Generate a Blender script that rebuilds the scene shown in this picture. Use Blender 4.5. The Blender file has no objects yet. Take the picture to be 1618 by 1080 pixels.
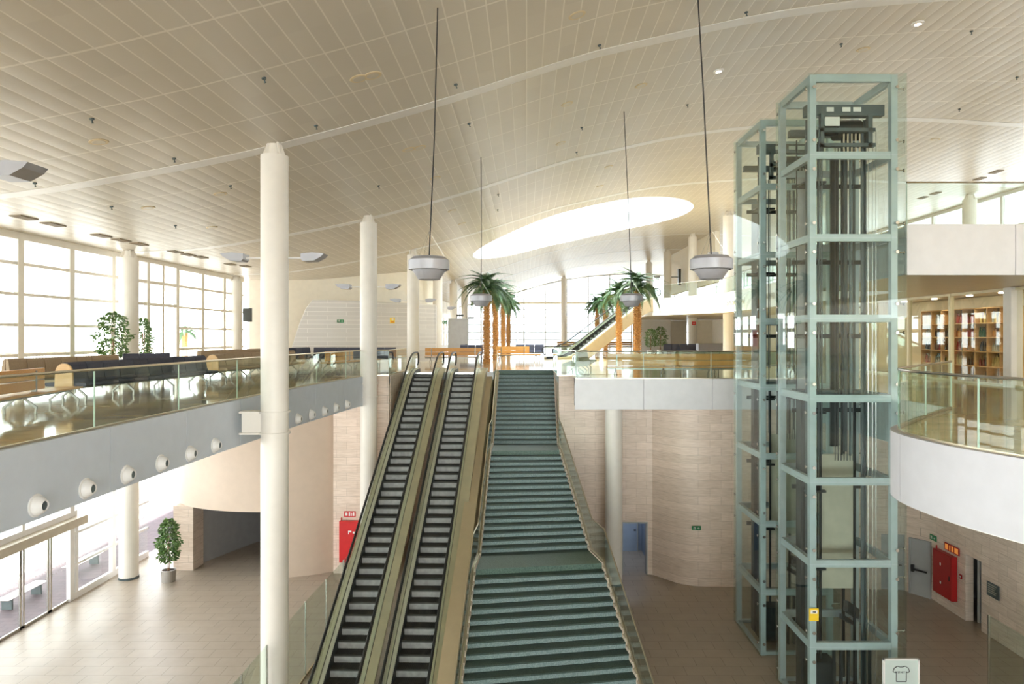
import bpy, bmesh, math, random
from mathutils import Vector, Matrix
random.seed(7)
SC = bpy.context.scene
COL = SC.collection
PI = math.pi

# ------------------------------------------------------------------ camera, world, light, exposure
F_PX, CX, HY, EYE = 1109.0, 832.0, 530.0, 10.45
cam_data = bpy.data.cameras.new('camera')
cam = bpy.data.objects.new('camera', cam_data)
COL.objects.link(cam)
cam.location = (0, 0, EYE)
cam.rotation_euler = (PI / 2, 0, 0)
cam_data.sensor_width = 36.0
cam_data.lens = F_PX / 1618 * 36.0
cam_data.shift_x = (809 - CX) / 1618
cam_data.shift_y = -(540 - HY) / 1618
cam_data.clip_start = 0.05
cam_data.clip_end = 800
SC.camera = cam

world = bpy.data.worlds.new('world')
SC.world = world
world.use_nodes = True
wn = world.node_tree
wn.nodes.clear()
w_out = wn.nodes.new('ShaderNodeOutputWorld')
w_bg = wn.nodes.new('ShaderNodeBackground')
w_tc = wn.nodes.new('ShaderNodeTexCoord')
w_sep = wn.nodes.new('ShaderNodeSeparateXYZ')
w_ramp = wn.nodes.new('ShaderNodeValToRGB')
wn.links.new(w_tc.outputs['Generated'], w_sep.inputs[0])
wn.links.new(w_sep.outputs['Z'], w_ramp.inputs[0])
w_ramp.color_ramp.elements[0].position = 0.0
w_ramp.color_ramp.elements[0].color = (0.97, 0.985, 1.0, 1)
w_ramp.color_ramp.elements[1].position = 0.7
w_ramp.color_ramp.elements[1].color = (0.84, 0.91, 1.0, 1)
wn.links.new(w_ramp.outputs[0], w_bg.inputs[0])
w_bg.inputs[1].default_value = 4.0
wn.links.new(w_bg.outputs[0], w_out.inputs[0])

sun_data = bpy.data.lights.new('sun', 'SUN')
sun_data.energy = 4.5
sun_data.angle = 0.02
sun_data.color = (1.0, 0.95, 0.88)
sun = bpy.data.objects.new('sun', sun_data)
COL.objects.link(sun)
sun.rotation_euler = Vector((0.35, -0.35, -1.0)).to_track_quat('-Z', 'Y').to_euler()

def portal(loc, size_x, size_y, direction):
    ld = bpy.data.lights.new('daylight_portal', 'AREA')
    ld.shape = 'RECTANGLE'
    ld.size, ld.size_y = size_x, size_y
    ld.cycles.is_portal = True
    o = bpy.data.objects.new('daylight_portal', ld)
    o.location = loc
    o.rotation_euler = Vector(direction).to_track_quat('-Z', 'Y').to_euler()
    COL.objects.link(o)
portal((-18.4, 8, 11.5), 6.0, 78, (1, 0, 0))
portal((-18.4, 3, 3.7), 7.6, 66, (1, 0, 0))
portal((6, 108.5, 14.5), 48, 13, (0, -1, 0))
portal((30.4, 50, 16.5), 6.4, 120, (-1, 0, 0))
portal((4, -30.4, 10), 44, 19, (0, 1, 0))
portal((4.15, 52.7, 22.3), 16.3, 16.3, (0, 0, -1))

SC.view_settings.view_transform = 'Standard'
SC.view_settings.look = 'None'
SC.view_settings.gamma = 1.0
SC.view_settings.use_curve_mapping = False
SC.view_settings.exposure = 1.36
SC.cycles.max_bounces = 14
SC.cycles.diffuse_bounces = 7
SC.cycles.glossy_bounces = 5
SC.cycles.transparent_max_bounces = 40
SC.cycles.sample_clamp_indirect = 6.0
SC.cycles.caustics_reflective = False
SC.cycles.caustics_refractive = False
SC.cycles.use_denoising = True

# ------------------------------------------------------------------ helpers
def W(px, py, d):
    return Vector(((px - CX) * d / F_PX, d, EYE - (py - HY) * d / F_PX))
def XP(px, d): return (px - CX) * d / F_PX
ORD = ['first', 'second', 'third', 'fourth', 'fifth', 'sixth', 'seventh', 'eighth', 'ninth', 'tenth', 'eleventh',
       'twelfth', 'thirteenth', 'fourteenth', 'fifteenth', 'sixteenth', 'seventeenth', 'eighteenth', 'nineteenth', 'twentieth']

class MB:
    def __init__(s): s.v, s.f, s.m = [], [], []
    def poly(s, pts, m=0):
        n = len(s.v); s.v += [tuple(p) for p in pts]; s.f.append(tuple(range(n, n + len(pts)))); s.m.append(m)
    def hexa(s, p, m=0):
        n = len(s.v); s.v += [tuple(q) for q in p]
        for q in ((0, 3, 2, 1), (4, 5, 6, 7), (0, 1, 5, 4), (1, 2, 6, 5), (2, 3, 7, 6), (3, 0, 4, 7)):
            s.f.append(tuple(n + i for i in q)); s.m.append(m)
    def box(s, x0, x1, y0, y1, z0, z1, m=0):
        s.hexa([(x0, y0, z0), (x1, y0, z0), (x1, y1, z0), (x0, y1, z0), (x0, y0, z1), (x1, y0, z1), (x1, y1, z1), (x0, y1, z1)], m)
    def beam(s, a, b, w, h, m=0, up=(0, 0, 1)):
        a, b = Vector(a), Vector(b); d = (b - a).normalized(); up = Vector(up)
        if abs(d.dot(up)) > 0.98: up = Vector((0, 1, 0))
        r = d.cross(up).normalized() * (w / 2); u = r.cross(d).normalized() * (h / 2)
        s.hexa([a - r - u, b - r - u, b + r - u, a + r - u, a - r + u, b - r + u, b + r + u, a + r + u], m)
    def prism(s, pts, z0, z1, mt=0, ms=1, mb=None):
        mb = ms if mb is None else mb
        area = sum(pts[i][0] * pts[(i + 1) % len(pts)][1] - pts[(i + 1) % len(pts)][0] * pts[i][1] for i in range(len(pts)))
        if area < 0: pts = pts[::-1]
        n = len(s.v); k = len(pts)
        s.v += [(p[0], p[1], z0) for p in pts] + [(p[0], p[1], z1) for p in pts]
        s.f.append(tuple(n + k + i for i in range(k))); s.m.append(mt)
        s.f.append(tuple(n + k - 1 - i for i in range(k))); s.m.append(mb)
        for i in range(k):
            j = (i + 1) % k
            s.f.append((n + i, n + j, n + k + j, n + k + i)); s.m.append(ms)
    def tube(s, path, r, n=10, m=0, cap=True):
        path = [Vector(p) for p in path]; rings = []; prev = None
        for i, p in enumerate(path):
            t = ((path[i + 1] if i + 1 < len(path) else p) - (path[i - 1] if i else p)).normalized()
            if prev is None:
                a = Vector((0, 0, 1)) if abs(t.z) < 0.9 else Vector((1, 0, 0)); x = t.cross(a).normalized()
            else:
                x = (prev - t * prev.dot(t)).normalized()
            prev = x; y = t.cross(x)
            rr = r[i] if isinstance(r, (list, tuple)) else r
            rings.append(len(s.v))
            for k in range(n):
                a = 2 * PI * k / n
                s.v.append(tuple(p + x * (rr * math.cos(a)) + y * (rr * math.sin(a))))
        for i in range(len(path) - 1):
            for k in range(n):
                a, b = rings[i] + k, rings[i] + (k + 1) % n
                c, d = rings[i + 1] + (k + 1) % n, rings[i + 1] + k
                s.f.append((a, b, c, d)); s.m.append(m)
        if cap:
            s.f.append(tuple(rings[0] + k for k in range(n))[::-1]); s.m.append(m)
            s.f.append(tuple(rings[-1] + k for k in range(n))); s.m.append(m)
    def lathe(s, prof, c=(0, 0, 0), n=24, m=0):
        base = len(s.v); c = Vector(c)
        for (r, z) in prof:
            for k in range(n):
                a = 2 * PI * k / n
                s.v.append((c.x + r * math.cos(a), c.y + r * math.sin(a), c.z + z))
        for i in range(len(prof) - 1):
            for k in range(n):
                a = base + i * n + k; b = base + i * n + (k + 1) % n
                s.f.append((a, b, b + n, a + n)); s.m.append(m)
        s.f.append(tuple(base + k for k in range(n))[::-1]); s.m.append(m)
        s.f.append(tuple(base + (len(prof) - 1) * n + k for k in range(n))); s.m.append(m)
    def xf(s, mat, start=0):
        for i in range(start, len(s.v)): s.v[i] = tuple(mat @ Vector(s.v[i]))
    def build(s, name, mats, parent=None, smooth=False, bevel=0.0, loc=None):
        me = bpy.data.meshes.new(name)
        me.from_pydata(s.v, [], s.f)
        if not isinstance(mats, (list, tuple)): mats = [mats]
        for m in mats: me.materials.append(m)
        if len(mats) > 1:
            me.polygons.foreach_set('material_index', [min(i, len(mats) - 1) for i in s.m])
        bm = bmesh.new(); bm.from_mesh(me); bmesh.ops.recalc_face_normals(bm, faces=bm.faces); bm.to_mesh(me); bm.free()
        if smooth:
            me.polygons.foreach_set('use_smooth', [True] * len(me.polygons))
            try: me.set_sharp_from_angle(angle=math.radians(38))
            except Exception: pass
        me.update()
        o = bpy.data.objects.new(name, me); COL.objects.link(o)
        if loc: o.location = loc
        if bevel:
            b = o.modifiers.new('bevel', 'BEVEL'); b.width = bevel; b.segments = 2; b.limit_method = 'ANGLE'
        if parent: o.parent = parent
        return o

def tag(o, label, cat, group=None):
    o['label'] = label; o['category'] = cat
    if group: o['group'] = group
    return o
def thing(name, label, cat, loc=(0, 0, 0), rz=0.0, group=None):
    o = bpy.data.objects.new(name, None); COL.objects.link(o)
    o.empty_display_size = 0.2; o.location = loc; o.rotation_euler = (0, 0, rz)
    return tag(o, label, cat, group)
def struct(o):
    o['kind'] = 'structure'; return o
def copy_tree(o, parent=None):
    c = o.copy(); COL.objects.link(c); c.parent = parent
    for ch in list(o.children): copy_tree(ch, c)
    return c

# ------------------------------------------------------------------ materials
def new_mat(name):
    m = bpy.data.materials.new(name); m.use_nodes = True
    nt = m.node_tree; nt.nodes.clear()
    out = nt.nodes.new('ShaderNodeOutputMaterial')
    return m, nt, out
def nd(nt, t, **kw):
    n = nt.nodes.new(t)
    for k, v in kw.items():
        if k in n.inputs: n.inputs[k].default_value = v
        else: setattr(n, k, v)
    return n
def c4(c): return (c[0], c[1], c[2], 1)
def basic(name, col, rough=0.5, metal=0.0, var=0.06, scale=3.0, bump=0.0, stretch=(1, 1, 1), col2=None, coat=0.0, spec=0.5):
    m, nt, out = new_mat(name)
    b = nd(nt, 'ShaderNodeBsdfPrincipled', Roughness=rough, Metallic=metal)
    b.inputs['Coat Weight'].default_value = coat
    b.inputs['Coat Roughness'].default_value = 0.08
    b.inputs['Specular IOR Level'].default_value = spec
    tc = nd(nt, 'ShaderNodeTexCoord'); mp = nd(nt, 'ShaderNodeMapping'); mp.inputs['Scale'].default_value = stretch
    ns = nd(nt, 'ShaderNodeTexNoise', Scale=scale, Detail=5.0)
    nt.links.new(tc.outputs['Object'], mp.inputs[0]); nt.links.new(mp.outputs[0], ns.inputs['Vector'])
    r = nd(nt, 'ShaderNodeValToRGB')
    c2 = col2 if col2 else tuple(min(1, x * (1 + var)) for x in col)
    c1 = col if col2 else tuple(x * (1 - var) for x in col)
    r.color_ramp.elements[0].position = 0.35; r.color_ramp.elements[1].position = 0.65
    r.color_ramp.elements[0].color = c4(c1); r.color_ramp.elements[1].color = c4(c2)
    nt.links.new(ns.outputs[0], r.inputs[0]); nt.links.new(r.outputs[0], b.inputs['Base Color'])
    if bump:
        bp = nd(nt, 'ShaderNodeBump', Strength=bump, Distance=0.02)
        nt.links.new(ns.outputs[0], bp.inputs['Height']); nt.links.new(bp.outputs[0], b.inputs['Normal'])
    nt.links.new(b.outputs[0], out.inputs[0])
    return m
def glass_mat(name, tint, refl=1.0, ior=1.5):
    m, nt, out = new_mat(name)
    t = nd(nt, 'ShaderNodeBsdfTransparent', Color=c4(tint))
    g = nd(nt, 'ShaderNodeBsdfGlossy', Color=(0.95, 1, 0.97, 1), Roughness=0.0)
    fr = nd(nt, 'ShaderNodeFresnel', IOR=ior)
    mu = nd(nt, 'ShaderNodeMath', operation='MULTIPLY'); mu.inputs[1].default_value = refl
    mx = nd(nt, 'ShaderNodeMixShader')
    ge = nd(nt, 'ShaderNodeNewGeometry'); iv = nd(nt, 'ShaderNodeMath', operation='SUBTRACT'); iv.inputs[0].default_value = 1.0
    nt.links.new(ge.outputs['Backfacing'], iv.inputs[1])
    m2 = nd(nt, 'ShaderNodeMath', operation='MULTIPLY'); nt.links.new(mu.outputs[0], m2.inputs[0]); nt.links.new(iv.outputs[0], m2.inputs[1])
    nt.links.new(fr.outputs[0], mu.inputs[0]); nt.links.new(m2.outputs[0], mx.inputs[0])
    nt.links.new(t.outputs[0], mx.inputs[1]); nt.links.new(g.outputs[0], mx.inputs[2])
    nt.links.new(mx.outputs[0], out.inputs[0])
    return m
def emit_mat(name, col, s):
    m, nt, out = new_mat(name)
    e = nd(nt, 'ShaderNodeEmission', Color=c4(col), Strength=s)
    nt.links.new(e.outputs[0], out.inputs[0]); return m
def plane_coords(nt, kind):
    """vector (u, v, 0) in metres: 'xy' floor, 'wall' = (x + y, z) so it suits walls of either direction"""
    tc = nd(nt, 'ShaderNodeTexCoord'); sp = nd(nt, 'ShaderNodeSeparateXYZ'); cb = nd(nt, 'ShaderNodeCombineXYZ')
    nt.links.new(tc.outputs['Object'], sp.inputs[0])
    if kind == 'xy':
        nt.links.new(sp.outputs['X'], cb.inputs['X']); nt.links.new(sp.outputs['Y'], cb.inputs['Y'])
    else:
        ad = nd(nt, 'ShaderNodeMath', operation='ADD')
        nt.links.new(sp.outputs['X'], ad.inputs[0]); nt.links.new(sp.outputs['Y'], ad.inputs[1])
        nt.links.new(ad.outputs[0], cb.inputs['X']); nt.links.new(sp.outputs['Z'], cb.inputs['Y'])
    return cb, tc
def slab_mat(name, kind, c1, c2, cm, bw, bh, mortar, rough, streak=(1, 1, 1), nscale=4.0, offset=0.5, coat=0.0, namt=0.5, spec=0.5, cn=None):
    m, nt, out = new_mat(name)
    b = nd(nt, 'ShaderNodeBsdfPrincipled', Roughness=rough)
    b.inputs['Coat Weight'].default_value = coat; b.inputs['Coat Roughness'].default_value = 0.06
    b.inputs['Specular IOR Level'].default_value = spec
    cb, tc = plane_coords(nt, kind)
    br = nd(nt, 'ShaderNodeTexBrick')
    br.offset = offset; br.squash = 1.0
    br.inputs['Color1'].default_value = c4(c1); br.inputs['Color2'].default_value = c4(c2); br.inputs['Mortar'].default_value = c4(cm)
    br.inputs['Scale'].default_value = 1.0; br.inputs['Mortar Size'].default_value = mortar; br.inputs['Mortar Smooth'].default_value = 0.1
    br.inputs['Brick Width'].default_value = bw; br.inputs['Row Height'].default_value = bh; br.inputs['Bias'].default_value = 0.0
    nt.links.new(cb.outputs[0], br.inputs['Vector'])
    mp = nd(nt, 'ShaderNodeMapping'); mp.inputs['Scale'].default_value = streak
    nt.links.new(tc.outputs['Object'], mp.inputs[0])
    ns = nd(nt, 'ShaderNodeTexNoise', Scale=nscale, Detail=7.0); nt.links.new(mp.outputs[0], ns.inputs['Vector'])
    r = nd(nt, 'ShaderNodeValToRGB'); r.color_ramp.elements[0].position = 0.3; r.color_ramp.elements[1].position = 0.7
    cn = cn or (0.72, 0.66, 0.6)
    r.color_ramp.elements[0].color = c4(cn); r.color_ramp.elements[1].color = (1, 1, 1, 1)
    nt.links.new(ns.outputs[0], r.inputs[0])
    mx = nd(nt, 'ShaderNodeMixRGB', blend_type='MULTIPLY'); mx.inputs[0].default_value = namt
    nt.links.new(br.outputs[0], mx.inputs[1]); nt.links.new(r.outputs[0], mx.inputs[2])
    nt.links.new(mx.outputs[0], b.inputs['Base Color'])
    nt.links.new(b.outputs[0], out.inputs[0])
    return m

M = {}
M['white'] = basic('white_paint', (0.82, 0.81, 0.80), 0.35, var=0.02)
M['fascia'] = basic('fascia_panel', (0.76, 0.76, 0.78), 0.4, var=0.02)
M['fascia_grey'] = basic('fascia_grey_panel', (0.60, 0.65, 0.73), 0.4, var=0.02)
M['fascia_near_dimmed'] = basic('fascia_dimmed_panel', (0.58, 0.58, 0.62), 0.45, var=0.02)  # fascia paint greyed in the colour to offset strong light on the near edge
M['column'] = basic('column_paint', (0.83, 0.79, 0.73), 0.4, var=0.015)
M['cream'] = basic('cream_plaster', (0.92, 0.86, 0.74), 0.6, var=0.02)
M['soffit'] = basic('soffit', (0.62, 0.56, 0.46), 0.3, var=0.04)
M['beige'] = basic('beige_plaster', (0.62, 0.50, 0.40), 0.55, var=0.02)
M['greywall'] = basic('grey_plaster', (0.36, 0.35, 0.35), 0.6, var=0.04)
M['lime'] = slab_mat('limestone', 'wall', (0.90, 0.76, 0.66), (0.80, 0.67, 0.57), (0.60, 0.49, 0.41), 0.9, 0.34, 0.006, 0.4, (1.2, 1.2, 14), 2.2, offset=0.5, namt=0.7)
M['tile'] = slab_mat('floor_tile', 'xy', (0.45, 0.385, 0.31), (0.425, 0.36, 0.29), (0.27, 0.22, 0.17), 0.9, 0.6, 0.009, 0.38, (1, 1, 1), 2.0, namt=0.3, spec=0.5)
M['terrazzo'] = slab_mat('polished_floor', 'xy', (0.80, 0.67, 0.43), (0.74, 0.61, 0.39), (0.60, 0.48, 0.30), 1.2, 1.2, 0.006, 0.09, (0.35, 1.0, 1), 1.1, offset=0.0, namt=0.9, spec=0.9, cn=(0.55, 0.5, 0.42))
M['granite'] = basic('green_granite', (0.05, 0.10, 0.075), 0.5, scale=30.0, col2=(0.12, 0.19, 0.155))
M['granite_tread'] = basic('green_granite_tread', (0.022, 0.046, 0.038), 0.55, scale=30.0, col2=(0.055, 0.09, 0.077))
M['granite_lit'] = basic('green_granite_lit', (0.15, 0.225, 0.22), 0.6, scale=30.0, col2=(0.29, 0.37, 0.37))  # same granite, front light on the risers put into a lighter colour
M['nosing'] = basic('step_nosing', (0.05, 0.07, 0.065), 0.5)
M['frame'] = basic('window_frame', (0.88, 0.84, 0.77), 0.45, var=0.02)
M['frame_grey'] = basic('window_frame_grey', (0.55, 0.55, 0.54), 0.45, var=0.02)
M['steel'] = basic('stainless', (0.62, 0.61, 0.58), 0.25, metal=1.0, var=0.05, scale=8)
M['brass'] = basic('warm_rail', (0.66, 0.58, 0.44), 0.3, metal=1.0, var=0.05)
M['deck'] = basic('escalator_deck', (0.64, 0.59, 0.42), 0.35, metal=0.5, var=0.05, scale=2)
M['deck_light'] = basic('escalator_inner_deck', (0.66, 0.66, 0.55), 0.35, metal=0.5, var=0.05)
M['clad'] = basic('escalator_cladding', (0.52, 0.42, 0.27), 0.45, metal=0.2, var=0.03)
M['stone_trim'] = basic('stair_edge_stone', (0.66, 0.56, 0.46), 0.5, var=0.06)
M['rubber'] = basic('black_rubber', (0.012, 0.012, 0.012), 0.4)
M['black'] = basic('black_plastic', (0.02, 0.02, 0.022), 0.5)
M['stepmetal'] = basic('step_metal', (0.045, 0.043, 0.036), 0.6, metal=0.2, var=0.1, scale=4)
M['stepriser'] = basic('step_riser', (0.36, 0.36, 0.35), 0.5, var=0.15, scale=6)
M['well'] = basic('step_well', (0.02, 0.02, 0.02), 0.7)
M['shaft'] = basic('shaft_steel', (0.50, 0.59, 0.61), 0.4, metal=0.2, var=0.04)
M['machine'] = basic('machine_steel', (0.11, 0.14, 0.145), 0.5, metal=0.3, var=0.1)
M['machine_dark'] = basic('machine_dark', (0.03, 0.035, 0.035), 0.5, metal=0.3)
M['cable'] = basic('steel_cable', (0.10, 0.10, 0.10), 0.5, metal=0.4)
M['cwt'] = basic('counterweight_panel', (0.50, 0.48, 0.38), 0.5, var=0.06)
M['glass'] = glass_mat('clear_glass', (0.965, 0.985, 0.97), 1.0)
M['solar_glass'] = glass_mat('solar_glass', (0.72, 0.75, 0.76), 1.0)
M['rail_glass'] = glass_mat('balustrade_glass', (0.90, 0.95, 0.92), 1.0)
M['lift_glass'] = glass_mat('lift_glass', (0.925, 0.96, 0.95), 1.0, 1.5)
M['shop_glass'] = glass_mat('shop_glass', (0.90, 0.90, 0.84), 1.0)
M['edge'] = basic('glass_edge', (0.55, 0.68, 0.60), 0.2, var=0.03)
M['lamp'] = basic('lamp_aluminium', (0.40, 0.40, 0.43), 0.42, metal=0.35, var=0.03)
M['navy'] = basic('navy_fabric', (0.075, 0.08, 0.115), 0.85, var=0.15, scale=40, bump=0.1)
M['taupe'] = basic('taupe_fabric', (0.38, 0.29, 0.20), 0.85, var=0.12, scale=40, bump=0.1)
M['sage'] = basic('sage_fabric', (0.36, 0.40, 0.30), 0.85, var=0.12, scale=40)
M['wood'] = basic('oak_veneer', (0.60, 0.30, 0.08), 0.4, scale=3.0, stretch=(1, 12, 12), col2=(0.72, 0.40, 0.13))
M['speaker_rim'] = basic('speaker_rim', (0.72, 0.60, 0.40), 0.6)
M['vent'] = basic('vent_metal', (0.30, 0.24, 0.17), 0.6)
M['birch'] = basic('birch_panel', (0.66, 0.43, 0.20), 0.5, scale=2.0, stretch=(1, 1, 8), col2=(0.74, 0.52, 0.28))
M['benchleg'] = basic('bench_aluminium', (0.30, 0.29, 0.26), 0.35, metal=0.8, var=0.05)
M['red'] = basic('red_enamel', (0.62, 0.012, 0.015), 0.35, var=0.04)
M['darkred'] = basic('dark_red_enamel', (0.42, 0.012, 0.012), 0.4, var=0.05)
M['green_sign'] = basic('green_sign', (0.02, 0.22, 0.08), 0.5, var=0.03)
M['sign_white'] = basic('sign_white', (0.85, 0.85, 0.82), 0.5, var=0.01)
M['yellow'] = basic('yellow_sign', (0.9, 0.62, 0.02), 0.5, var=0.02)
M['poster'] = basic('poster', (0.62, 0.72, 0.68), 0.5, var=0.02)
M['bark'] = basic('palm_bark', (0.36, 0.16, 0.05), 0.9, scale=14, col2=(0.72, 0.42, 0.16), bump=0.5)
M['palm'] = basic('palm_leaf', (0.03, 0.085, 0.03), 0.5, scale=2, col2=(0.12, 0.22, 0.09))
M['leaf'] = basic('ficus_leaf', (0.05, 0.13, 0.03), 0.5, scale=6, col2=(0.20, 0.32, 0.10))
M['stem'] = basic('ficus_stem', (0.34, 0.20, 0.11), 0.8)
M['pot'] = basic('steel_pot', (0.50, 0.48, 0.46), 0.3, metal=0.9, var=0.1, stretch=(12, 12, 0.3))
M['soil'] = basic('soil', (0.05, 0.03, 0.02), 0.9)
M['cladding'] = slab_mat('grey_cladding', 'wall', (0.66, 0.64, 0.63), (0.62, 0.60, 0.59), (0.85, 0.83, 0.81), 3.0, 0.28, 0.012, 0.35, (1, 1, 1), 1.0, namt=0.1)
M['shelf_back'] = basic('shelf_back', (0.22, 0.16, 0.10), 0.6)
M['shutter'] = slab_mat('shutter', 'wall', (0.40, 0.38, 0.35), (0.40, 0.38, 0.35), (0.16, 0.15, 0.14), 20.0, 0.09, 0.02, 0.4, namt=0.1)
M['pavement'] = slab_mat('pavement', 'xy', (0.16, 0.12, 0.14), (0.13, 0.10, 0.12), (0.08, 0.06, 0.07), 0.6, 0.3, 0.01, 0.7, namt=0.3)
M['asphalt'] = basic('pale_asphalt', (0.60, 0.57, 0.53), 0.8, var=0.05, scale=0.5)
M['hill'] = basic('hazy_building', (0.42, 0.45, 0.48), 0.9, var=0.15, scale=0.3)
M['downlight'] = emit_mat('downlight_glow', (1.0, 0.86, 0.72), 14)
M['screen'] = basic('dark_screen', (0.06, 0.065, 0.06), 0.3)
M['doorblue'] = basic('blue_grey_door', (0.30, 0.37, 0.48), 0.4, var=0.04)
M['doorgrey'] = basic('pale_grey_door', (0.42, 0.43, 0.43), 0.45, var=0.03)
M['amber_glow'] = emit_mat('lit_sign', (1.0, 0.35, 0.08), 0.22)
M['paper'] = basic('paper_print', (0.70, 0.52, 0.36), 0.6, scale=5, col2=(0.85, 0.80, 0.74))

# ceiling with planks
def ceiling_mat():
    m, nt, out = new_mat('plank_ceiling')
    b = nd(nt, 'ShaderNodeBsdfPrincipled', Roughness=0.36)
    b.inputs['Specular IOR Level'].default_value = 0.5
    tc = nd(nt, 'ShaderNodeTexCoord'); sp = nd(nt, 'ShaderNodeSeparateXYZ'); nt.links.new(tc.outputs['Object'], sp.inputs[0])
    def mth(op, a, bb=None, c=None):
        n = nd(nt, 'ShaderNodeMath', operation=op)
        for i, x in enumerate((a, bb, c)):
            if x is None: continue
            if hasattr(x, 'links'): nt.links.new(x, n.inputs[i])
            else: n.inputs[i].default_value = x
        return n.outputs[0]
    fx = mth('FRACT', mth('DIVIDE', sp.outputs['X'], 0.42))
    tri = mth('ABSOLUTE', mth('SUBTRACT', fx, 0.5))            # 0 mid plank, .5 at the seam
    seam = mth('GREATER_THAN', tri, 0.465)
    fy = mth('FRACT', mth('DIVIDE', mth('SUBTRACT', sp.outputs['Y'], 19.3), 2.34))
    joint = mth('GREATER_THAN', mth('ABSOLUTE', mth('SUBTRACT', fy, 0.5)), 0.487)
    line = mth('MAXIMUM', seam, joint)
    wn_ = nd(nt, 'ShaderNodeTexWhiteNoise', noise_dimensions='2D')
    cb = nd(nt, 'ShaderNodeCombineXYZ')
    nt.links.new(mth('FLOOR', mth('DIVIDE', sp.outputs['X'], 0.42)), cb.inputs['X'])
    nt.links.new(mth('FLOOR', mth('DIVIDE', mth('SUBTRACT', sp.outputs['Y'], 18.13), 2.34)), cb.inputs['Y'])
    nt.links.new(cb.outputs[0], wn_.inputs['Vector'])
    r = nd(nt, 'ShaderNodeValToRGB')
    r.color_ramp.elements[0].color = (0.62, 0.57, 0.495, 1); r.color_ramp.elements[1].color = (0.66, 0.61, 0.53, 1)
    nt.links.new(wn_.outputs[0], r.inputs[0])
    mx = nd(nt, 'ShaderNodeMixRGB'); mx.inputs[2].default_value = (0.82, 0.77, 0.69, 1)
    nt.links.new(line, mx.inputs[0]); nt.links.new(r.outputs[0], mx.inputs[1])
    nt.links.new(mx.outputs[0], b.inputs['Base Color'])
    h = mth('MULTIPLY', mth('MULTIPLY', tri, tri), -0.10)
    bp = nd(nt, 'ShaderNodeBump', Strength=0.22, Distance=1.0)
    nt.links.new(h, bp.inputs['Height']); nt.links.new(bp.outputs[0], b.inputs['Normal'])
    nt.links.new(b.outputs[0], out.inputs[0])
    return m
M['ceiling'] = ceiling_mat()

# ------------------------------------------------------------------ levels and ceiling profile
MZ, FB = 8.67, 7.44            # mezzanine floor, underside
UZ, UB = 13.45, 12.1           # upper right balcony
PROF = [(-26, 13.6), (-18, 14.1), (-14.25, 14.3), (-9.1, 15.15), (-6.8, 15.65), (-2.7, 16.75), (1.6, 18.1), (3.5, 18.55),
        (6.8, 19.25), (10, 19.65), (16.5, 20.0), (21.6, 19.75), (30, 19.4), (36, 18.0)]
def zc(x):
    P = PROF
    if x <= P[0][0]: return P[0][1]
    if x >= P[-1][0]: return P[-1][1]
    for i in range(len(P) - 1):
        if P[i][0] <= x <= P[i + 1][0]:
            p0 = P[max(i - 1, 0)]; p1 = P[i]; p2 = P[i + 1]; p3 = P[min(i + 2, len(P) - 1)]
            h = p2[0] - p1[0]; t = (x - p1[0]) / h
            m1 = (p2[1] - p0[1]) / (p2[0] - p0[0]); m2 = (p3[1] - p1[1]) / (p3[0] - p1[0])
            return (2 * t**3 - 3 * t**2 + 1) * p1[1] + (t**3 - 2 * t**2 + t) * h * m1 + (-2 * t**3 + 3 * t**2) * p2[1] + (t**3 - t**2) * h * m2
Y0, Y1 = -30.0, 108.0
SKY_C, SKY_R = (4.15, 52.7), 8.15

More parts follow.
